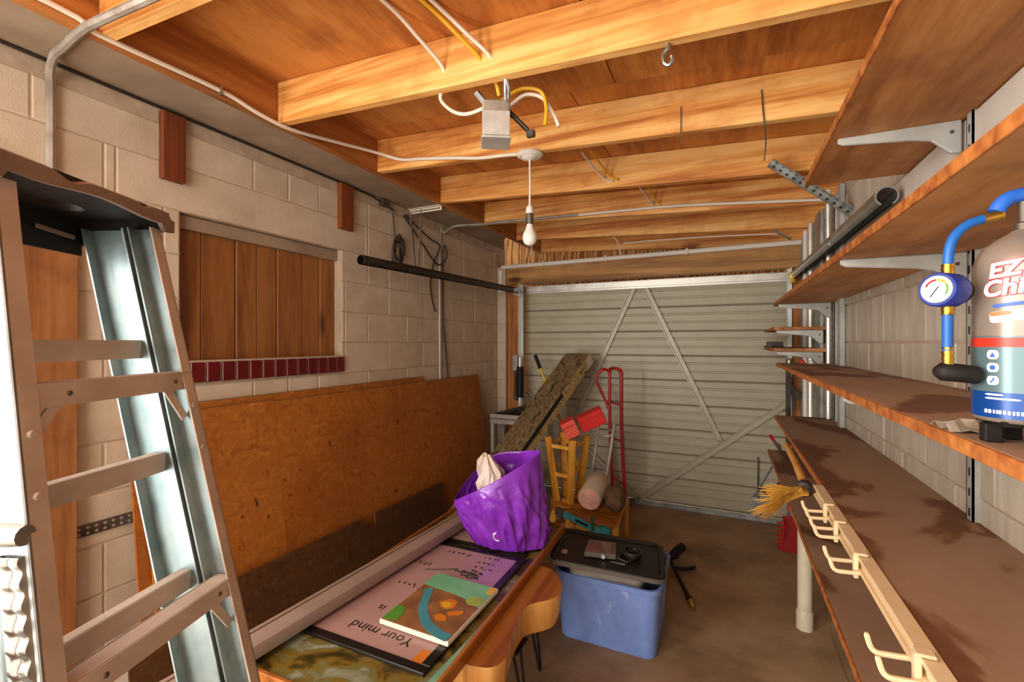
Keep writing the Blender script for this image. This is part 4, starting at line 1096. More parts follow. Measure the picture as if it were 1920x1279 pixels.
# ------------------------------------------------------------------ slab bench, framed picture and what lies on it
SZ = .448
ctrl = [(-.843, 2.044), (-.762, 2.05), (-.70, 2.00), (-.656, 1.919), (-.648, 1.845), (-.672, 1.795), (-.728, 1.735), (-.737, 1.683), (-.727, 1.591), (-.704, 1.481), (-.683, 1.40), (-.701, 1.345), (-.76, 1.322), (-.83, 1.315), (-1.0, 1.27), (-1.2, 1.26), (-1.38, 1.30), (-1.44, 1.42), (-1.40, 1.6), (-1.43, 1.8), (-1.40, 1.98), (-1.25, 2.06), (-1.05, 2.04)]
op = smooth_path([(x, y, 0) for x, y in ctrl+[ctrl[0]]], 3)[:-1]
bench = thing('slab_bench', 'rustic live-edge wood slab bench on black hairpin legs under the picture', 'bench', (-1.05, 1.66, 0))
nn = len(op); mb = MB(); vs = []
for (z, s_) in ((SZ, 1.0), (SZ-.006, 1.006), (SZ-.05, 1.0), (SZ-.10, .985), (SZ-.13, .955)):
    for k, p in enumerate(op):
        c = V((-1.05, 1.66, 0)); d = (V(p)-c)
        j = 1+.012*noise.noise(V((p[0]*9, p[1]*9, z*14)))
        vs.append(c+d*s_*(j if z < SZ-.01 else 1)+V((0, 0, z)))
fs = [tuple(range(nn))]
fs.append(tuple(4*nn+k for k in range(nn))[::-1])
mi = [0, 1]
for i in range(4):
    for k in range(nn): fs.append((i*nn+(k+1) % nn, i*nn+k, (i+1)*nn+k, (i+1)*nn+(k+1) % nn)); mi.append(1)
ar = sum(op[k][0]*op[(k+1) % nn][1]-op[(k+1) % nn][0]*op[k][1] for k in range(nn))
if ar < 0: fs = [f[::-1] for f in fs]
mb.v = [tuple(v) for v in vs]; mb.f = fs; mb.mi = mi
obj('slab', mb, ['slab_top', 'slab_side'], bench, smooth=True)
for (x, y, sx, sy) in ((-.76, 1.66, 1, 1), (-.80, 1.92, 1, 1), (-1.33, 1.40, -1, -1), (-1.33, 1.92, -1, 1)):
    mb = MB()
    foot = V((x+.02*sx, y+.05*sy, .006))
    for dy in (-.035, .035):
        mb.tube([(x, y+dy, SZ-.13), foot+V((0, dy*.25, .012))], .006, 8)
    mb.tube(smooth_path([foot+V((0, -.009, .012)), foot, foot+V((0, .009, .012))], 4), .006, 8)
    mb.box((x-.03, y-.055, SZ-.134), (x+.03, y+.055, SZ-.128))
    obj('leg', mb, 'black_plastic', bench, smooth=True)

FA = math.radians(3.2)
fx = V((math.cos(FA), math.sin(FA), 0)); fy = V((-math.sin(FA), math.cos(FA), 0))   # width / length axes of the picture
FO = V((-.775, .97, SZ+.001))      # near right corner
FW, FL_ = .715, 1.50
fy = V((-.032, 1, 0)).normalized(); fx = V((1, .032, 0)).normalized()
def fp(a, b, z=0): return FO-fx*a+fy*b+V((0, 0, z))
pic = thing('framed_picture', 'large wood-framed autumn landscape lying face up on the slab bench', 'picture', FO)
FH = .05
for (a0, a1, b0, b1) in ((0, .016, 0, FL_), (FW-.016, FW, 0, FL_), (.016, FW-.016, 0, .016), (.016, FW-.016, FL_-.016, FL_)):
    obj('frame_bar', MB().prism([fp(a0, b0), fp(a1, b0), fp(a1, b1), fp(a0, b1)], (0, 0, FH)), 'frame_wood', pic, bevel=.003)
PZ = .036
obj('painting', MB().prism([fp(.017, .017, .02), fp(FW-.017, .017, .02), fp(FW-.017, FL_-.017, .02), fp(.017, FL_-.017, .02)], (0, 0, PZ-.02)), 'landscape', pic)
obj('mint_border', MB().prism([fp(.018, .02, PZ), fp(.062, .02, PZ), fp(.035, .36, PZ), fp(.018, .62, PZ)], (0, 0, .0005)), 'mint', pic)

# poster in black frame
def poster(name, label, o_, wx, wy, matn, z, fw=.035):
    t = thing(name, label, 'poster', o_+V((0, 0, z)))
    def q(a, b, dz): return o_+wx*a+wy*b+V((0, 0, z+dz))
    LX, LY = 1, 1
    a_ = fw/wx.length; b_ = fw/wy.length
    for (a0, a1, b0, b1) in ((0, 1, 0, b_), (0, 1, 1-b_, 1), (0, a_, b_, 1-b_), (1-a_, 1, b_, 1-b_)):
        obj('frame_bar', MB().prism([q(a0, b0, 0), q(a1, b0, 0), q(a1, b1, 0), q(a0, b1, 0)], (0, 0, .012)), 'black_frame', t, bevel=.002)
    obj('sheet', MB().prism([q(a_, b_, 0), q(1-a_, b_, 0), q(1-a_, 1-b_, 0), q(a_, 1-b_, 0)], (0, 0, .008)), matn, t)
    return t, q
Z0 = SZ+.001+PZ+.001
P0 = V((-.850, 1.165, 0)); px_ = V((-.62, -.005, 0)); py_ = V((-.008, .83, 0))
po, q = poster('framed_poster', 'black framed pink poster with handwriting under the small canvas painting', P0, px_, py_, 'poster', Z0)
P1 = P0+py_*1.02
po2, q2 = poster('framed_poster', 'second black framed pink poster farther back, partly under the purple bag', P1+V((-.02, .01, 0)), V((-.56, -.005, 0)), V((-.005, .38, 0)), 'poster', Z0, .02)
obj('bag_cast_patch', MB().prism([q(.055, .62, .0081), q(.22, .62, .0081), q(.22, .955, .0081), q(.055, .955, .0081)], (0, 0, .0003)), 'poster_bag_cast', po)  # purple shade from the bag, painted on the sheet as a patch
obj('orange_patch', MB().prism([q(.06, .045, .0081), q(.12, .045, .0081), q(.12, .12, .0081), q(.06, .12, .0081)], (0, 0, .0003)), 'p_orange', po)
ux = px_.normalized(); uy = -py_.normalized()     # writing reads from the far side of the bench
def write(s, size, a, b, par=po, qq=q):
    mb = text_mb(s, size, 0, .0002, 0, 2); o_ = qq(a, b, .0086)
    # text x runs leftwards in the picture's frame, letters' tops point to the viewer
    mb.v = [tuple(o_+ux*p[0]+uy*p[1]+V((0, 0, p[2]))) for p in mb.v]
    obj('lettering', mb, 'ink', par)
write('Your mind', .064, .20, .155)
write('is', .055, .56, .30)
rs = random.Random(12)
def scribble(a, b, w, h, n, par=po, qq=q):
    mb = MB()
    for k in range(n):
        pts = []
        a0 = a+w*k/n
        for j in range(5): pts.append(qq(a0+rs.uniform(0, w/n*.8), b+rs.uniform(-h, h), .0088))
        mb.tube(smooth_path(pts, 3), .0016, 4)
    o = obj('handwriting', mb, 'ink', par); o['kind'] = 'stuff'
scribble(.44, .26, .08, .018, 2); scribble(.44, .50, .28, .018, 6); scribble(.62, .72, .16, .018, 4); scribble(.42, .90, .22, .018, 5)
scribble(.16, .80, .16, .014, 4); scribble(.17, .86, .16, .014, 4); scribble(.18, .92, .14, .014, 4)
scribble(.30, .5, .2, .018, 4, po2, q2); scribble(.2, .3, .12, .018, 3, po2, q2)
mb = MB().tube(smooth_path([q(.62, .66, .009), q(.50, .70, .009), q(.40, .74, .009)]), .003, 5)
for k in range(26):
    c_ = q(.27+rs.uniform(-.09, .09), .72+rs.uniform(-.035, .035), .009); mb.tube([c_, c_+ux*rs.uniform(-.03, .04)+uy*rs.uniform(-.01, .01)], .004, 4)
o = obj('ink_drawing', mb, 'ink', po); o['kind'] = 'stuff'

# small canvas painting
CZ = Z0+.013
K0, KX, KY = V((-.848, 1.300, CZ)), V((-.300, .004, 0)), V((.003, .372, 0))   # near right corner, toward left, toward back
def kq(a, b, dz=0): return K0+KX*a+KY*b+V((0, 0, dz))
cv = thing('canvas_painting', 'small canvas painting with mint, brown and teal shapes on the poster', 'painting', K0)
CH = .018
obj('stretcher', MB().prism([kq(0, 0), kq(1, 0), kq(1, 1), kq(0, 1)], (0, 0, CH)), 'canvas_side', cv, bevel=.002)
def patch(pts, m, lvl, name='paint_patch'):
    obj(name, MB().prism([kq(a, b, CH+.0002+lvl*.0005) for a, b in pts], (0, 0, .0005)), m, cv)
patch([(.012, .012), (.988, .012), (.988, .988), (.012, .988)], 'p_brown', 0)
patch([(.012, .58), (.12, .62), (.25, .66), (.45, .69), (.7, .70), (.988, .72), (.988, .988), (.012, .988)], 'p_mint', 1)
def curve_band(pts, w, m, lvl):
    pp_ = smooth_path([(a, b, 0) for a, b in pts], 6); l_ = []; r_ = []
    for i, p in enumerate(pp_):
        d = (pp_[min(i+1, len(pp_)-1)]-pp_[max(i-1, 0)]).normalized(); n_ = V((-d.y, d.x, 0))*w/2
        l_.append(p+n_); r_.append(p-n_)
    mb = MB()
    for i in range(len(pp_)-1):
        mb.prism([kq(l_[i].x, l_[i].y, CH+.0002+lvl*.0005), kq(r_[i].x, r_[i].y, CH+.0002+lvl*.0005), kq(r_[i+1].x, r_[i+1].y, CH+.0002+lvl*.0005), kq(l_[i+1].x, l_[i+1].y, CH+.0002+lvl*.0005)], (0, 0, .0005))
    obj('paint_stroke', mb, m, cv)
curve_band([(.03, .045), (.22, .07), (.45, .16), (.66, .34), (.80, .58), (.86, .66)], .11, 'p_teal', 2)
patch([(.83, .03), (.985, .03), (.985, .26), (.93, .28), (.84, .24), (.78, .15), (.79, .07)], 'p_green', 2)
patch([(.30, .46), (.38, .42), (.48, .44), (.55, .50), (.50, .56), (.42, .60), (.32, .58)], 'p_orange', 2)
patch([(.36, .45), (.44, .44), (.50, .49), (.46, .53), (.36, .53)], 'p_yellow', 3)
patch([(.16, .38), (.27, .34), (.33, .37), (.26, .43), (.15, .47), (.13, .43)], 'p_orange', 2)
patch([(.24, .25), (.36, .22), (.44, .28), (.38, .33), (.28, .32)], 'p_orange', 2)
patch([(.05, .60), (.18, .58), (.26, .64), (.20, .74), (.08, .76), (.012, .70)], 'p_lime', 2)
patch([(.012, .84), (.09, .84), (.10, .97), (.012, .988)], 'p_yellow', 2)

# long grey case on the left of the picture
CA, CB = V((-1.425, .72, 0)), V((-1.335, 2.30, 0))
cs = thing('rolled_screen_case', 'long grey pull-down screen case lying on the left of the framed picture', 'case', CA+V((0, 0, SZ+FH+.001)))
dC = (CB-CA).normalized(); rC = V((dC.y, -dC.x, 0)); zB = SZ+FH+.002
prof = []
for a in range(0, 360, 30):
    ca, sa = math.cos(math.radians(a)), math.sin(math.radians(a))
    prof.append((math.copysign(abs(ca)**.6, ca)*.052, math.copysign(abs(sa)**.6, sa)*.034+.034))
poly = [CA+rC*a+V((0, 0, zB+b)) for a, b in prof]
obj('housing', MB().prism(poly, CB-CA), 'case', cs, smooth=True)
obj('seam', MB().bar(CA+rC*-.010+V((0, 0, zB+.0675)), CB+rC*-.010+V((0, 0, zB+.0675)), .006, .003), 'case_dark', cs)
obj('end_cap', MB().prism([p+dC*.0 for p in poly], -dC*.012), 'case_dark', cs)
obj('end_cap', MB().prism([p+(CB-CA) for p in poly], dC*.012), 'case_dark', cs)

# purple bag
r_ax = V((.9056, .424, 0)); d_ax = V((-.424, .9056, 0))
BO = V((-1.00, 2.06, SZ+.056))
def bagpt(px, py, d):
    """px,py in metres on the bag's own front plane (right, up), d depth away"""
    return BO+r_ax*px+d_ax*d+V((0, 0, py))
S_ = 2.28/853.33
def bp(u, v, d):
    k = (2.29+d)/853.33      # each outline point at its own distance
    c_ = (u-960)*k
    return V((0, 0, 1.53))+d_ax*(2.29+d)+r_ax*c_+V((0, 0, (642-v)*k))
base = [(975, 1046, -.06), (1015, 1040, -.03), (1026, 1030, .05), (1005, 1036, .12), (950, 1036, .13), (915, 1036, .09), (905, 1040, .02), (940, 1046, -.04)]
mid = [(960, 962, -.13), (1010, 958, -.06), (1027, 962, .05), (1000, 955, .14), (930, 950, .16), (878, 955, .10), (862, 968, .02), (905, 972, -.09)]
top = [(922, 906, -.12), (985, 868, -.08), (1013, 846, .02), (975, 846, .12), (930, 851, .14), (893, 880, .10), (853, 934, .0), (880, 926, -.08)]
def ring(ctrl):
    P_ = [bp(*c) for c in ctrl]; n_ = len(P_); out = []
    for i in range(n_):
        p0, p1, p2, p3 = P_[i-1], P_[i], P_[(i+1) % n_], P_[(i+2) % n_]
        for k in range(16):
            t = k/16
            out.append(.5*((2*p1)+(p2-p0)*t+(2*p0-5*p1+4*p2-p3)*t*t+(3*p1-p0-3*p2+p3)*t**3))
    return out
R0, R1, R2 = ring(base), ring(mid), ring(top); NR = len(R0)
mb = MB(); ROWS = 60; vs = []
for i in range(ROWS+1):
    t = i/ROWS
    for k in range(NR):
        p = R0[k]*(2*(t-.5)*(t-1))+R1[k]*(4*t*(1-t))+R2[k]*(2*t*(t-.5))
        ax_ = V((sum(v.x for v in R1)/NR, sum(v.y for v in R1)/NR, p.z)); o_ = (p-ax_)
        o_ = o_.normalized() if o_.length > 1e-6 else V((0, 0, 0))
        an = k/NR*2*PI
        f = noise.noise(V((math.cos(an)*3.2, math.sin(an)*3.2, t*1.6)))
        f2 = abs(noise.noise(V((math.cos(an)*6+3, math.sin(an)*6, t*4.5+p.x*4))))
        f3 = abs(noise.noise(V((math.cos(an)*11+9, math.sin(an)*11, t*9))))
        env = math.sin(PI*min(1, t*1.05+.06))**.6
        g1 = abs(noise.noise(V((math.cos(an)*3.4+1.6*t, math.sin(an)*3.4-1.2*t, t*1.6+2))))
        g2 = abs(noise.noise(V((math.cos(an)*7+5-2.6*t, math.sin(an)*7+2.2*t, t*2.8))))
        g3 = abs(noise.noise(V((math.cos(an)*22, math.sin(an)*22+9, t*5))))
        q_ = p+o_*(.016*f+.012-.050*g1-.026*g2*(1.1-.5*t)-.006*g3)*env
        if q_.z < BO.z+.002: q_.z = BO.z+.002
        vs.append(q_)
fs = []
for i in range(ROWS):
    for k in range(NR):
        j = (k+1) % NR; fs.append((i*NR+k, i*NR+j, (i+1)*NR+j, (i+1)*NR+k))
fs.append(tuple(range(NR))[::-1])
mb.add(vs, fs)
bag = thing('plastic_bag', 'open purple plastic bag slumped at the far end of the picture', 'bag', BO)
o = obj('sack', mb, 'bag', bag, smooth=False)
for p in o.data.polygons: p.use_smooth = True
sm = o.modifiers.new('thick', 'SOLIDIFY'); sm.thickness = .0012
# white mark printed low on the bag
def surf(u, v):
    i = min(ROWS, max(0, int(ROWS*.16))); return None
mk = MB()
best = None
def near(u, v):
    tgt = bp(u, v, -.3); dirv = (tgt-V((0, 0, 1.53))).normalized()
    b, bd = None, 9
    for p in vs[:]:
        w_ = p-tgt; dd = w_.dot(dirv); off = (w_-dirv*dd).length
        if off < .012 and dd < (b[1] if b else 9): b = (p, dd)
    return b[0] if b else bp(u, v, -.1)
pts = [near(u, v)-d_ax*.004 for (u, v) in ((921, 1004), (928, 1001), (925, 1008), (928, 1016), (933, 1018))]
mk.tube(smooth_path(pts, 4), .003, 5)
obj('printed_mark', mk, 'label_white', bag, smooth=True)
# crumpled pale bag inside it
mb = MB(); prof = [(.02, -.16), (.06, -.09), (.068, -.03), (.062, .02), (.046, .065), (.02, .105), (0, .112)]
c_ = bp(918, 893, .02); vs2 = []
for i, (r, z) in enumerate(prof):
    for k in range(20):
        a = 2*PI*k/20; rr_ = r*(1+.45*noise.noise(V((math.cos(a)*2.5+4, math.sin(a)*2.5, z*16))))
        vs2.append(c_+r_ax*(rr_*1.1*math.cos(a)-.02*(z > .05))+d_ax*rr_*math.sin(a)+V((0, 0, z+.02*noise.noise(V((math.cos(a)*2, math.sin(a)*2, 7))))))
fs2 = [(i*20+k, i*20+(k+1) % 20, (i+1)*20+(k+1) % 20, (i+1)*20+k) for i in range(len(prof)-1) for k in range(20)]
mb.add(vs2, fs2)
single('inner_bag', mb, 'bag_white', 'crumpled pale plastic bag stuffed in the mouth of the purple bag', 'bag')

# ------------------------------------------------------------------ blue tote with nested grey bin
def rr_ring(x0, x1, y0, y1, r, z, n_=5):
    pts = []
    for (cx_, cy_, a) in ((x1-r, y1-r, 0), (x0+r, y1-r, 90), (x0+r, y0+r, 180), (x1-r, y0+r, 270)):
        for k in range(n_+1):
            an = math.radians(a+90*k/n_); pts.append(V((cx_+r*math.cos(an), cy_+r*math.sin(an), z)))
    return pts
def rings_mesh(rings, cap0=True, cap1=False):
    n_ = len(rings[0]); mb = MB(); vs = [p for r in rings for p in r]; fs = []
    for i in range(len(rings)-1):
        for k in range(n_): fs.append((i*n_+k, i*n_+(k+1) % n_, (i+1)*n_+(k+1) % n_, (i+1)*n_+k))
    if cap0: fs.append(tuple(range(n_))[::-1])
    if cap1: fs.append(tuple((len(rings)-1)*n_+k for k in range(n_)))
    return mb.add(vs, fs)
tote = thing('storage_tote', 'scuffed blue plastic tote on the concrete floor beside the bench', 'tote', (-.54, 2.45, 0))
TR = math.radians(-1.5)
tx0, tx1, ty0, ty1 = -.785, -.305, 2.262, 2.68
r_out = [rr_ring(tx0, tx1, ty0, ty1, .05, .0012), rr_ring(tx0-.003, tx1+.003, ty0-.003, ty1+.003, .055, .02), rr_ring(tx0-.018, tx1+.018, ty0-.018, ty1+.018, .06, .315), rr_ring(tx0-.028, tx1+.028, ty0-.028, ty1+.028, .065, .318), rr_ring(tx0-.03, tx1+.03, ty0-.03, ty1+.03, .065, .345),
         rr_ring(tx0-.016, tx1+.016, ty0-.016, ty1+.016, .055, .345), rr_ring(tx0-.008, tx1+.008, ty0-.008, ty1+.008, .05, .28), rr_ring(tx0+.004, tx1-.004, ty0+.004, ty1-.004, .045, .012)]
obj('tub', rings_mesh(r_out, True, True), 'tote', tote, smooth=True)
# tilted grey bin with black lid resting in the tote
gb = thing('lidded_bin', 'smoky grey bin with black lid tilted inside the blue tote', 'bin', (-.55, 2.42, .33))
tilt = Matrix.Rotation(math.radians(3.2), 3, 'Y') @ Matrix.Rotation(math.radians(-.5), 3, 'X') @ Matrix.Rotation(math.radians(9), 3, 'Z')
gc_ = V((-.562, 2.400, .412))
def G(p): return gc_+tilt @ V(p)
gr = [[G(p) for p in rr_ring(-.20, .20, -.15, .15, .05, z)] for z in (-.10, -.012)]
gr[0] = [G(p) for p in rr_ring(-.185, .185, -.135, .135, .05, -.10)]
obj('bin_body', rings_mesh(gr, True, True), 'bin_grey', gb, smooth=True)
LW, LD = .282, .205
lr = [rr_ring(-LW+.006, LW-.006, -LD+.006, LD-.006, .05, -.014), rr_ring(-LW, LW, -LD, LD, .055, -.012), rr_ring(-LW, LW, -LD, LD, .055, .010), rr_ring(-LW+.003, LW-.003, -LD+.003, LD-.003, .053, .014),
      rr_ring(-LW+.022, LW-.022, -LD+.022, LD-.022, .045, .014), rr_ring(-LW+.030, LW-.030, -LD+.030, LD-.030, .04, .004)]
lid = obj('lid', rings_mesh([[G(p) for p in r] for r in lr], True, True), 'lid_black', gb, smooth=True)
obj('lid_rim', rings_mesh([[G(p) for p in rr_ring(-LW-.001, LW+.001, -LD-.001, LD+.001, .056, z)] for z in (-.012, .009)], False, False), 'lid_grey', gb, smooth=True)
obj('lid_label', MB().prism([G((-.235, -.10, .0045)), G((-.205, -.10, .0045)), G((-.205, -.055, .0045)), G((-.235, -.055, .0045))], tilt @ V((0, 0, .0005))), 'case', gb)
dv = thing('small_device', 'small dark grey device with glossy screen lying on the black lid', 'device', G((-.05, -.02, .006)))
obj('case', MB().prism([G((-.115, -.10, .0055)), G((.045, -.075, .0055)), G((.035, .075, .0055)), G((-.11, .06, .0055))], tilt @ V((0, 0, .026))), 'lid_grey', dv, bevel=.004)
obj('screen', MB().prism([G((-.10, -.083, .0316)), G((.03, -.063, .0316)), G((.022, .062, .0316)), G((-.098, .05, .0316))], tilt @ V((0, 0, .001))), 'lcd', dv)
obj('knob', MB().lathe([(0, 0), (.010, 0), (.010, .012), (0, .012)], G((-.02, -.086, .02)), tilt @ V((.15, -1, 0)), 12), 'bright_steel', dv, smooth=True)
cpts = [G((.05, -.06, .014)), G((.09, -.08, .011)), G((.11, -.075, .011))]
for k in range(40):
    a = k*.5; cpts.append(G((.12+.045*math.cos(a)*(1+.2*math.sin(k*.37)), .02+.05*math.sin(a)*(1+.2*math.cos(k*.53)), .011+.0006*k)))
single('cord_coil', MB().tube(smooth_path(cpts, 3), .0045, 6), 'black_cable', 'black coiled power cord beside the device on the black lid', 'cord', smooth=True)
single('plug', MB().tube([G((.02, -.115, .013)), G((.075, -.118, .013)), G((.09, -.118, .013))], [.003, .004, .006], 8), 'tool_steel', 'little silver plug lying at the front of the device on the lid', 'plug', smooth=True)

# hose with brass end on the floor
hs = thing('hose', 'black hose bundle with brass end on the floor right of the tote', 'hose', (-.25, 3.1, 0))
obj('hose_tail', MB().tube(smooth_path([(-.335, 3.25, .05), (-.30, 3.17, .03), (-.25, 3.05, .014), (-.21, 2.93, .014), (-.185, 2.85, .016)]), [.012]*20+[.016]*5, 10), 'black_plastic', hs, smooth=True)
obj('brass_end', ferrule((-.185, 2.85, .017), (-.165, 2.775, .016), .016), 'brass', hs, smooth=True)
obj('nozzle', MB().tube(smooth_path([(-.36, 3.30, .04), (-.33, 3.30, .06), (-.30, 3.36, .08), (-.27, 3.42, .09)]), [.02, .024, .028, .026, .024, .024, .024, .03, .03, .03, .03, .03, .03, .03, .03, .03, .03, .03, .02], 10).tube(smooth_path([(-.31, 3.22, .02), (-.25, 3.24, .016), (-.20, 3.28, .014), (-.19, 3.30, .014)]), .012, 8), 'black_plastic', hs, smooth=True)

# ------------------------------------------------------------------ heap at the far left: stools, rolls, camo box, cart, hand truck
def stool_legs(c, zs, zt, r0, r1, par, matn, w=.034, rungs=(), rot=.4):
    """four square legs from zs (radius r0) to zt (radius r1)"""
    L_ = []
    for k in range(4):
        a = rot+PI/2*k
        p = V((c[0]+r0*math.cos(a), c[1]+r0*math.sin(a), zs)); q_ = V((c[0]+r1*math.cos(a), c[1]+r1*math.sin(a), zt))
        obj('leg', MB().bar(p, q_, w, w, (math.cos(a), math.sin(a), 0)), matn, par, bevel=.003); L_.append((p, q_))
    for t, ks in rungs:
        for k in ks:
            a, b = L_[k], L_[(k+1) % 4]
            obj('rung', MB().bar(a[0].lerp(a[1], t), b[0].lerp(b[1], t), .016, .028), matn, par, bevel=.002)
ic = (-1.115, 3.40)
low = thing('wooden_stool', 'upright round wooden stool that carries the upturned stool', 'stool', (ic[0], ic[1], 0), 'pale wooden stools')
obj('seat', MB().lathe([(0, .235), (.125, .235), (.132, .245), (.130, .263), (.12, .268), (0, .268)], (ic[0], ic[1], 0), n=32), 'stool_seat', low, smooth=True)
stool_legs(ic, .0, .236, .15, .095, low, 'stool', .046, [(.45, (0, 1, 2, 3))])
up = thing('wooden_stool', 'upturned pale wooden stool with legs in the air, under the red cartons', 'stool', (ic[0], ic[1], .27), 'pale wooden stools')
obj('seat', MB().lathe([(0, .2695), (.12, .2695), (.128, .276), (.128, .295), (.12, .302), (0, .302)], (ic[0], ic[1], 0), n=32), 'stool_seat', up, smooth=True)
obj('seat_pad', MB().lathe([(0, .302), (.05, .302), (.05, .310), (0, .310)], (ic[0], ic[1], 0), n=20), 'stool', up, smooth=True)
stool_legs(ic, .302, .80, .085, .155, up, 'stool', .048, [(.42, (0, 2)), (.52, (1, 3)), (.86, (0, 2)), (.9, (1, 3))], rot=.55)
def carton(c, e, h, m2, label):
    t = thing('red_carton', label, 'carton', c, 'red cartons on the upturned stool')
    ax_ = Matrix.Rotation(e[0], 3, 'Z') @ Matrix.Rotation(e[1], 3, 'Y') @ Matrix.Rotation(e[2], 3, 'X')
    obj('body', MB().obox(c, ax_ @ V((h[0], 0, 0)), ax_ @ V((0, h[1], 0)), ax_ @ V((0, 0, h[2]))), 'red_card', t, bevel=.003)
    obj('printed_face', MB().obox(V(c)+ax_ @ V((0, -h[1]-.0006, 0)), ax_ @ V((h[0]*.97, 0, 0)), ax_ @ V((0, .0006, 0)), ax_ @ V((0, 0, h[2]*.95))), m2, t)
    obj('flap_seam', MB().obox(V(c)+ax_ @ V((0, -h[1]-.0014, h[2]*.35)), ax_ @ V((h[0]*.95, 0, 0)), ax_ @ V((0, .0005, 0)), ax_ @ V((0, 0, .003))), 'red_paint', t)
carton(V((-1.06, 3.29, .885)), (.35, -.45, .1), (.055, .05, .065), 'red_card_pale', 'smaller red carton with a printed end, left on the upturned stool')
carton(V((-.925, 3.40, .945)), (.30, -.45, .1), (.10, .06, .058), 'red_card', 'larger red carton, right and higher on the upturned stool')

# low wooden step stool with the roll and sack on it
sx0, sx1, sy0, sy1 = -.965, -.665, 3.05, 3.40
fs_ = thing('step_stool', 'low slatted wooden stool in front of the upturned stool', 'stool', (-.82, 3.22, 0))
for (x, y) in ((sx0, sy0), (sx1, sy0), (sx0, sy1), (sx1, sy1)):
    h = .30 if y == sy0 else .40
    obj('leg', MB().box((x-.022, y-.022, 0), (x+.022, y+.022, h-.02)), 'stool', fs_, bevel=.003)
for z in (.255, .12): obj('rail', MB().box((sx0+.022, sy0-.012, z-.014), (sx1-.022, sy0+.012, z+.014)), 'stool', fs_, bevel=.002)
for x in (sx0, sx1):
    obj('rail', MB().bar((x, sy0, .285), (x, sy1, .37), .03, .03), 'stool', fs_, bevel=.002)
for k in range(3): obj('slat', MB().box((sx0+.06+.09*k, sy0+.01, .03), (sx0+.10+.09*k, sy0+.025, .29)), 'stool', fs_, bevel=.002)
obj('seat', MB().prism([(sx0-.01, sy0-.015, .296), (sx1+.01, sy0-.015, .296), (sx1+.01, sy1+.01, .385), (sx0-.01, sy1+.01, .385)], (0, 0, .012)), 'stool_seat', fs_, bevel=.002)
# pink roll
ra, rb_ = V((-.868, 3.12, .425)), V((-.860, 3.40, .478))
ax_ = (rb_-ra).normalized()
rl = thing('fabric_roll', 'pinkish rolled-up mat lying on the low wooden stool', 'roll', ra)
Lr = (rb_-ra).length
obj('wrap', MB().lathe([(.079, .0), (.083, .006), (.084, Lr*.5), (.083, Lr-.01), (.075, Lr), (0, Lr)], ra, ax_, 32, caps=False), 'roll_wrap', rl, smooth=True)
pr = [(0, .004)]
for k in range(1, 14): pr.append((.0061*k, .004 if k % 2 else -.001))
obj('rolled_end', MB().lathe(pr, ra, ax_, 32, caps=False), 'pink_roll', rl, smooth=True)
mb = MB(); vs = []; fs = []
for i in range(9):
    for k in range(16):
        t = PI*i/8; a = 2*PI*k/16
        d = V((math.sin(t)*math.cos(a)*.075, math.sin(t)*math.sin(a)*.13, -math.cos(t)*.085))
        d *= 1+.25*noise.noise(V((d.x*18, d.y*14, d.z*18)))
        vs.append(V((-.705, 3.24, .425))+d)
for i in range(8):
    for k in range(16): fs.append((i*16+k, i*16+(k+1) % 16, (i+1)*16+(k+1) % 16, (i+1)*16+k))
mb.add(vs, fs)
single('sack', mb, 'cushion', 'lumpy brown sack on the low stool right of the pink roll', 'sack', smooth=True)
tc = thing('bar_clamp', 'teal plastic bar clamp laid across the front of the low stool', 'clamp', (-.88, 3.02, .29))
p0, p1 = V((-1.03, 3.012, .345)), V((-.735, 3.012, .255))
obj('bar', MB().bar(p0, p1, .028, .042, (0, 0, 1)), 'teal', tc, bevel=.004)
obj('groove', MB().bar(p0.lerp(p1, .35)+V((0, -.016, .004)), p0.lerp(p1, .65)+V((0, -.016, .004)), .004, .014), 'black_plastic', tc)
obj('jaw', MB().obox(p1+V((.01, 0, .005)), (.032, 0, -.008), (0, .022, 0), (.008, 0, .036)), 'teal', tc, bevel=.006)
obj('end_cap', MB().obox(p0+V((-.012, 0, .0)), (.03, 0, -.01), (0, .02, 0), (.006, 0, .028)), 'tool_steel', tc, bevel=.008)
obj('strap', MB().tube(smooth_path([p0.lerp(p1, .74)+V((0, -.014, .09)), p0.lerp(p1, .76)+V((0, -.02, .03)), p0.lerp(p1, .77)+V((0, -.02, -.01))]), .010, 8), 'green_strap', tc, smooth=True)
# aluminium frame
al = thing('aluminium_frame', 'bare aluminium tube frame standing between stool and red hand truck', 'frame', (-.95, 3.75, 0))
obj('tube', MB().tube([(-.955, 3.75, .862), (-.985, 3.75, .62), (-1.03, 3.75, .34), (-1.08, 3.75, .005)], .0125, 10), 'alu', al, smooth=True)
obj('tube', MB().tube([(-.826, 3.75, .872), (-.86, 3.75, .62), (-.905, 3.75, .34), (-.955, 3.75, .005)], .0125, 10), 'alu', al, smooth=True)
obj('hoop', MB().tube(smooth_path([(-.84, 3.75, .775), (-.88, 3.73, .755), (-.96, 3.73, .755), (-1.03, 3.76, .765), (-1.06, 3.80, .77), (-.98, 3.82, .79), (-.85, 3.77, .80)]), .009, 8), 'alu', al, smooth=True)
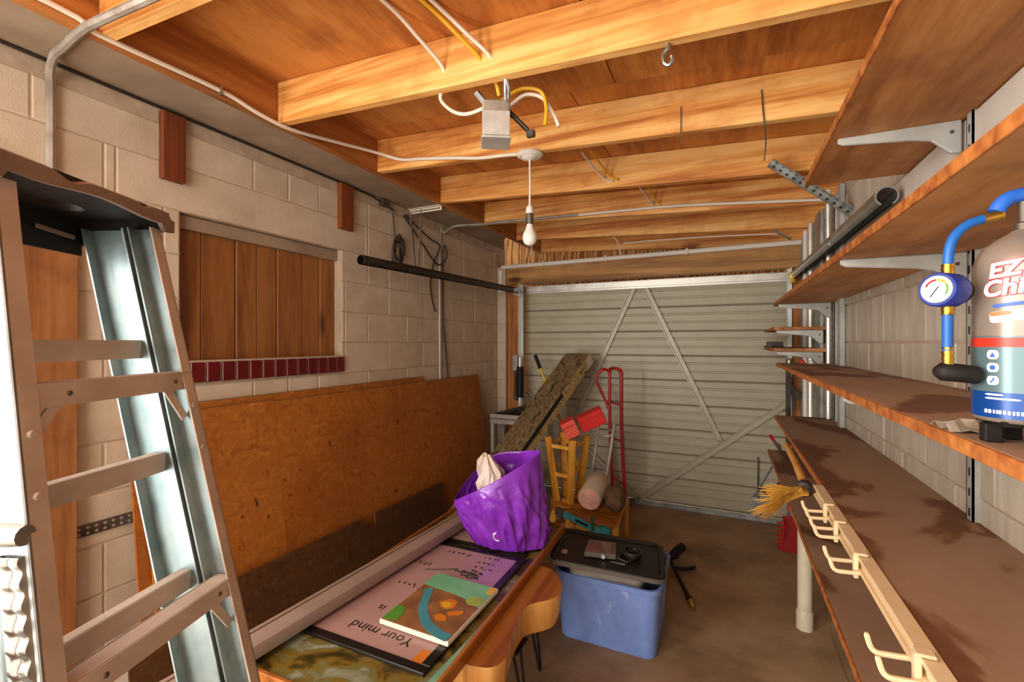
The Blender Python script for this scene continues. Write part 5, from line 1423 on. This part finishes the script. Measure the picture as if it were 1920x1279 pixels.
# red hand truck
ht = thing('hand_truck', 'red steel hand truck standing against the garage door', 'hand truck', (-.87, 4.1, 0))
HA, HB = V((-.965, 4.20, 0)), V((-.83, 4.02, 0))
topA, topB = HA+V((-.01, .02, 1.25)), HB+V((.012, -.02, 1.25))
obj('rail', MB().tube(smooth_path([HA+V((.05, -.08, .03)), HA+V((.03, -.05, .3)), HA+V((.0, -.01, .8)), topA], 4), .0155, 10), 'red_paint', ht, smooth=True)
obj('rail', MB().tube(smooth_path([HB+V((.05, -.02, .03)), HB+V((.035, -.02, .3)), HB+V((.01, -.01, .8)), topB], 4), .0155, 10), 'red_paint', ht, smooth=True)
obj('top_bow', MB().tube(smooth_path([topA, topA+V((.01, -.01, .03)), topA.lerp(topB, .3)+V((0, 0, .045)), topA.lerp(topB, .7)+V((0, 0, .045)), topB+V((-.01, .01, .03)), topB], 4), .0155, 10), 'red_paint', ht, smooth=True)
obj('grip_loop', MB().tube(smooth_path([topA+V((0, 0, .01)), topA+V((-.05, -.04, .03)), topA+V((-.105, -.05, -.02)), topA+V((-.11, -.05, -.08)), topA+V((-.06, -.03, -.20)), HA+V((-.0, -.01, .90))], 4), .0135, 10), 'red_paint', ht, smooth=True)
for z in (.98, .66, .3): obj('cross_bar', MB().tube([HA+V((.01, -.02, z)), HB+V((.015, -.01, z))], .010, 8), 'red_paint', ht, smooth=True)
obj('toe_plate', MB().prism([HA+V((.02, -.05, .012)), HB+V((.06, -.0, .012)), HB+V((-.02, -.16, .012)), HA+V((-.06, -.2, .012))], (0, 0, .006)), 'red_paint', ht)
for c in (HA+V((-.03, .05, .1)), HB+V((-.03, .08, .1))):
    obj('wheel', MB().lathe([(0, -.02), (.08, -.02), (.088, -.01), (.088, .01), (.08, .02), (0, .02)], c, (HB-HA), 24), 'black_plastic', ht, smooth=True)
# camouflage box leaning
Lx = V((.244, .748, .618)).normalized(); Wx = V((.95, -.31, 0)); Wx = (Wx-Lx*Wx.dot(Lx)).normalized(); Nx = Lx.cross(Wx).normalized()
if Nx.z > 0: Nx = -Nx
top_c = V((-1.245, 4.16, 1.385)); Ln = 2.19
cb_ = thing('camouflage_box', 'long flat camouflage pattern box leaning against the garage door', 'box', top_c-Lx*Ln)
cc = top_c-Lx*Ln/2
obj('body', MB().obox(cc, Lx*Ln/2, Wx*.13, Nx*.055), 'camo_side', cb_, bevel=.003)
obj('top_face', MB().obox(cc-Nx*.0555, Lx*Ln/2*.998, Wx*.1295, Nx*.001), 'camo_top', cb_)
obj('dark_strap', MB().obox(cc+Lx*.22+Wx*.1305-Nx*.036, Lx*.34, Wx*.003, Nx*.018), 'navy', cb_)
obj('end_panel', MB().obox(top_c+Lx*.001, Lx*.002, Wx*.125, Nx*.04), 'cushion', cb_)
obj('tan_corner', MB().obox(top_c-Lx*.04+Wx*.1307+Nx*.005, Lx*.045, Wx*.0012, Nx*.048), 'roll_wrap', cb_)
# long handled tool
yt = thing('long_handled_tool', 'yellow handled tool with black grip behind the camouflage box', 'tool', (-1.45, 4.1, .9))
g0, g1, g2, g3 = V((-1.685, 4.13, 1.405)), V((-1.63, 4.13, 1.275)), V((-1.56, 4.13, 1.11)), V((-1.10, 4.13, .02))
obj('grip', MB().tube([g0, g1], .018, 10), 'black_plastic', yt, smooth=True)
obj('shaft', MB().tube([g1, g2, g3], .014, 10), 'yellow_grip', yt, smooth=True)
# grey utility cart
ux0, ux1, uy0, uy1 = -2.03, -1.66, 3.84, 4.10
ct = thing('utility_cart', 'grey resin utility cart in the left corner by the door', 'cart', (-1.85, 3.97, 0))
for zz in (.80, .25):
    mb = MB().box((ux0, uy0, zz), (ux1, uy1, zz+.012))
    for lo, hi in (((ux0, uy0), (ux1, uy0+.012)), ((ux0, uy1-.012), (ux1, uy1)), ((ux0, uy0+.012), (ux0+.012, uy1-.012)), ((ux1-.012, uy0+.012), (ux1, uy1-.012))):
        mb.box((lo[0], lo[1], zz-.04), (hi[0], hi[1], zz+.05))
    for k in range(18): mb.box((ux0+.02*k+.006, uy0-.003, zz-.035), (ux0+.02*k+.012, uy0, zz+.045))
    obj('tray', mb, 'grey_resin', ct, bevel=.001)
for (x, y) in ((ux0+.02, uy0+.02), (ux1-.02, uy0+.02), (ux0+.02, uy1-.02), (ux1-.02, uy1-.02)):
    for (za, zb2) in ((.0, .22), (.30, .77)): obj('leg', MB().box((x-.016, y-.016, za), (x+.016, y+.016, zb2)), 'grey_resin', ct, bevel=.003)
single('tool_tray', MB().box((ux0+.016, uy0+.016, .8135), (ux1-.016, uy1-.016, .842)), 'black_plastic', 'black tool tray lying in the top of the grey cart', 'tray')
for i, (p, q_, r, m, lab) in enumerate((((-1.87, 3.85, .868), (-1.76, 4.08, .90), .022, 'tool_steel', 'thick grey pipe end lying on the tool tray of the cart'), ((-1.98, 3.88, .856), (-1.86, 4.07, .86), .012, 'galv', 'thin steel rod lying left on the tool tray of the cart'), ((-1.80, 3.88, .856), (-1.70, 4.06, .86), .012, 'dark_steel', 'dark rod lying right on the tool tray of the cart'))):
    d = (V(q_)-V(p)); L = d.length
    single('pipe', MB().lathe([(r*.65, 0), (r, 0), (r, L), (r*.65, L), (r*.65, 0)], p, d, 14, caps=False), m, lab, 'pipe', smooth=True)
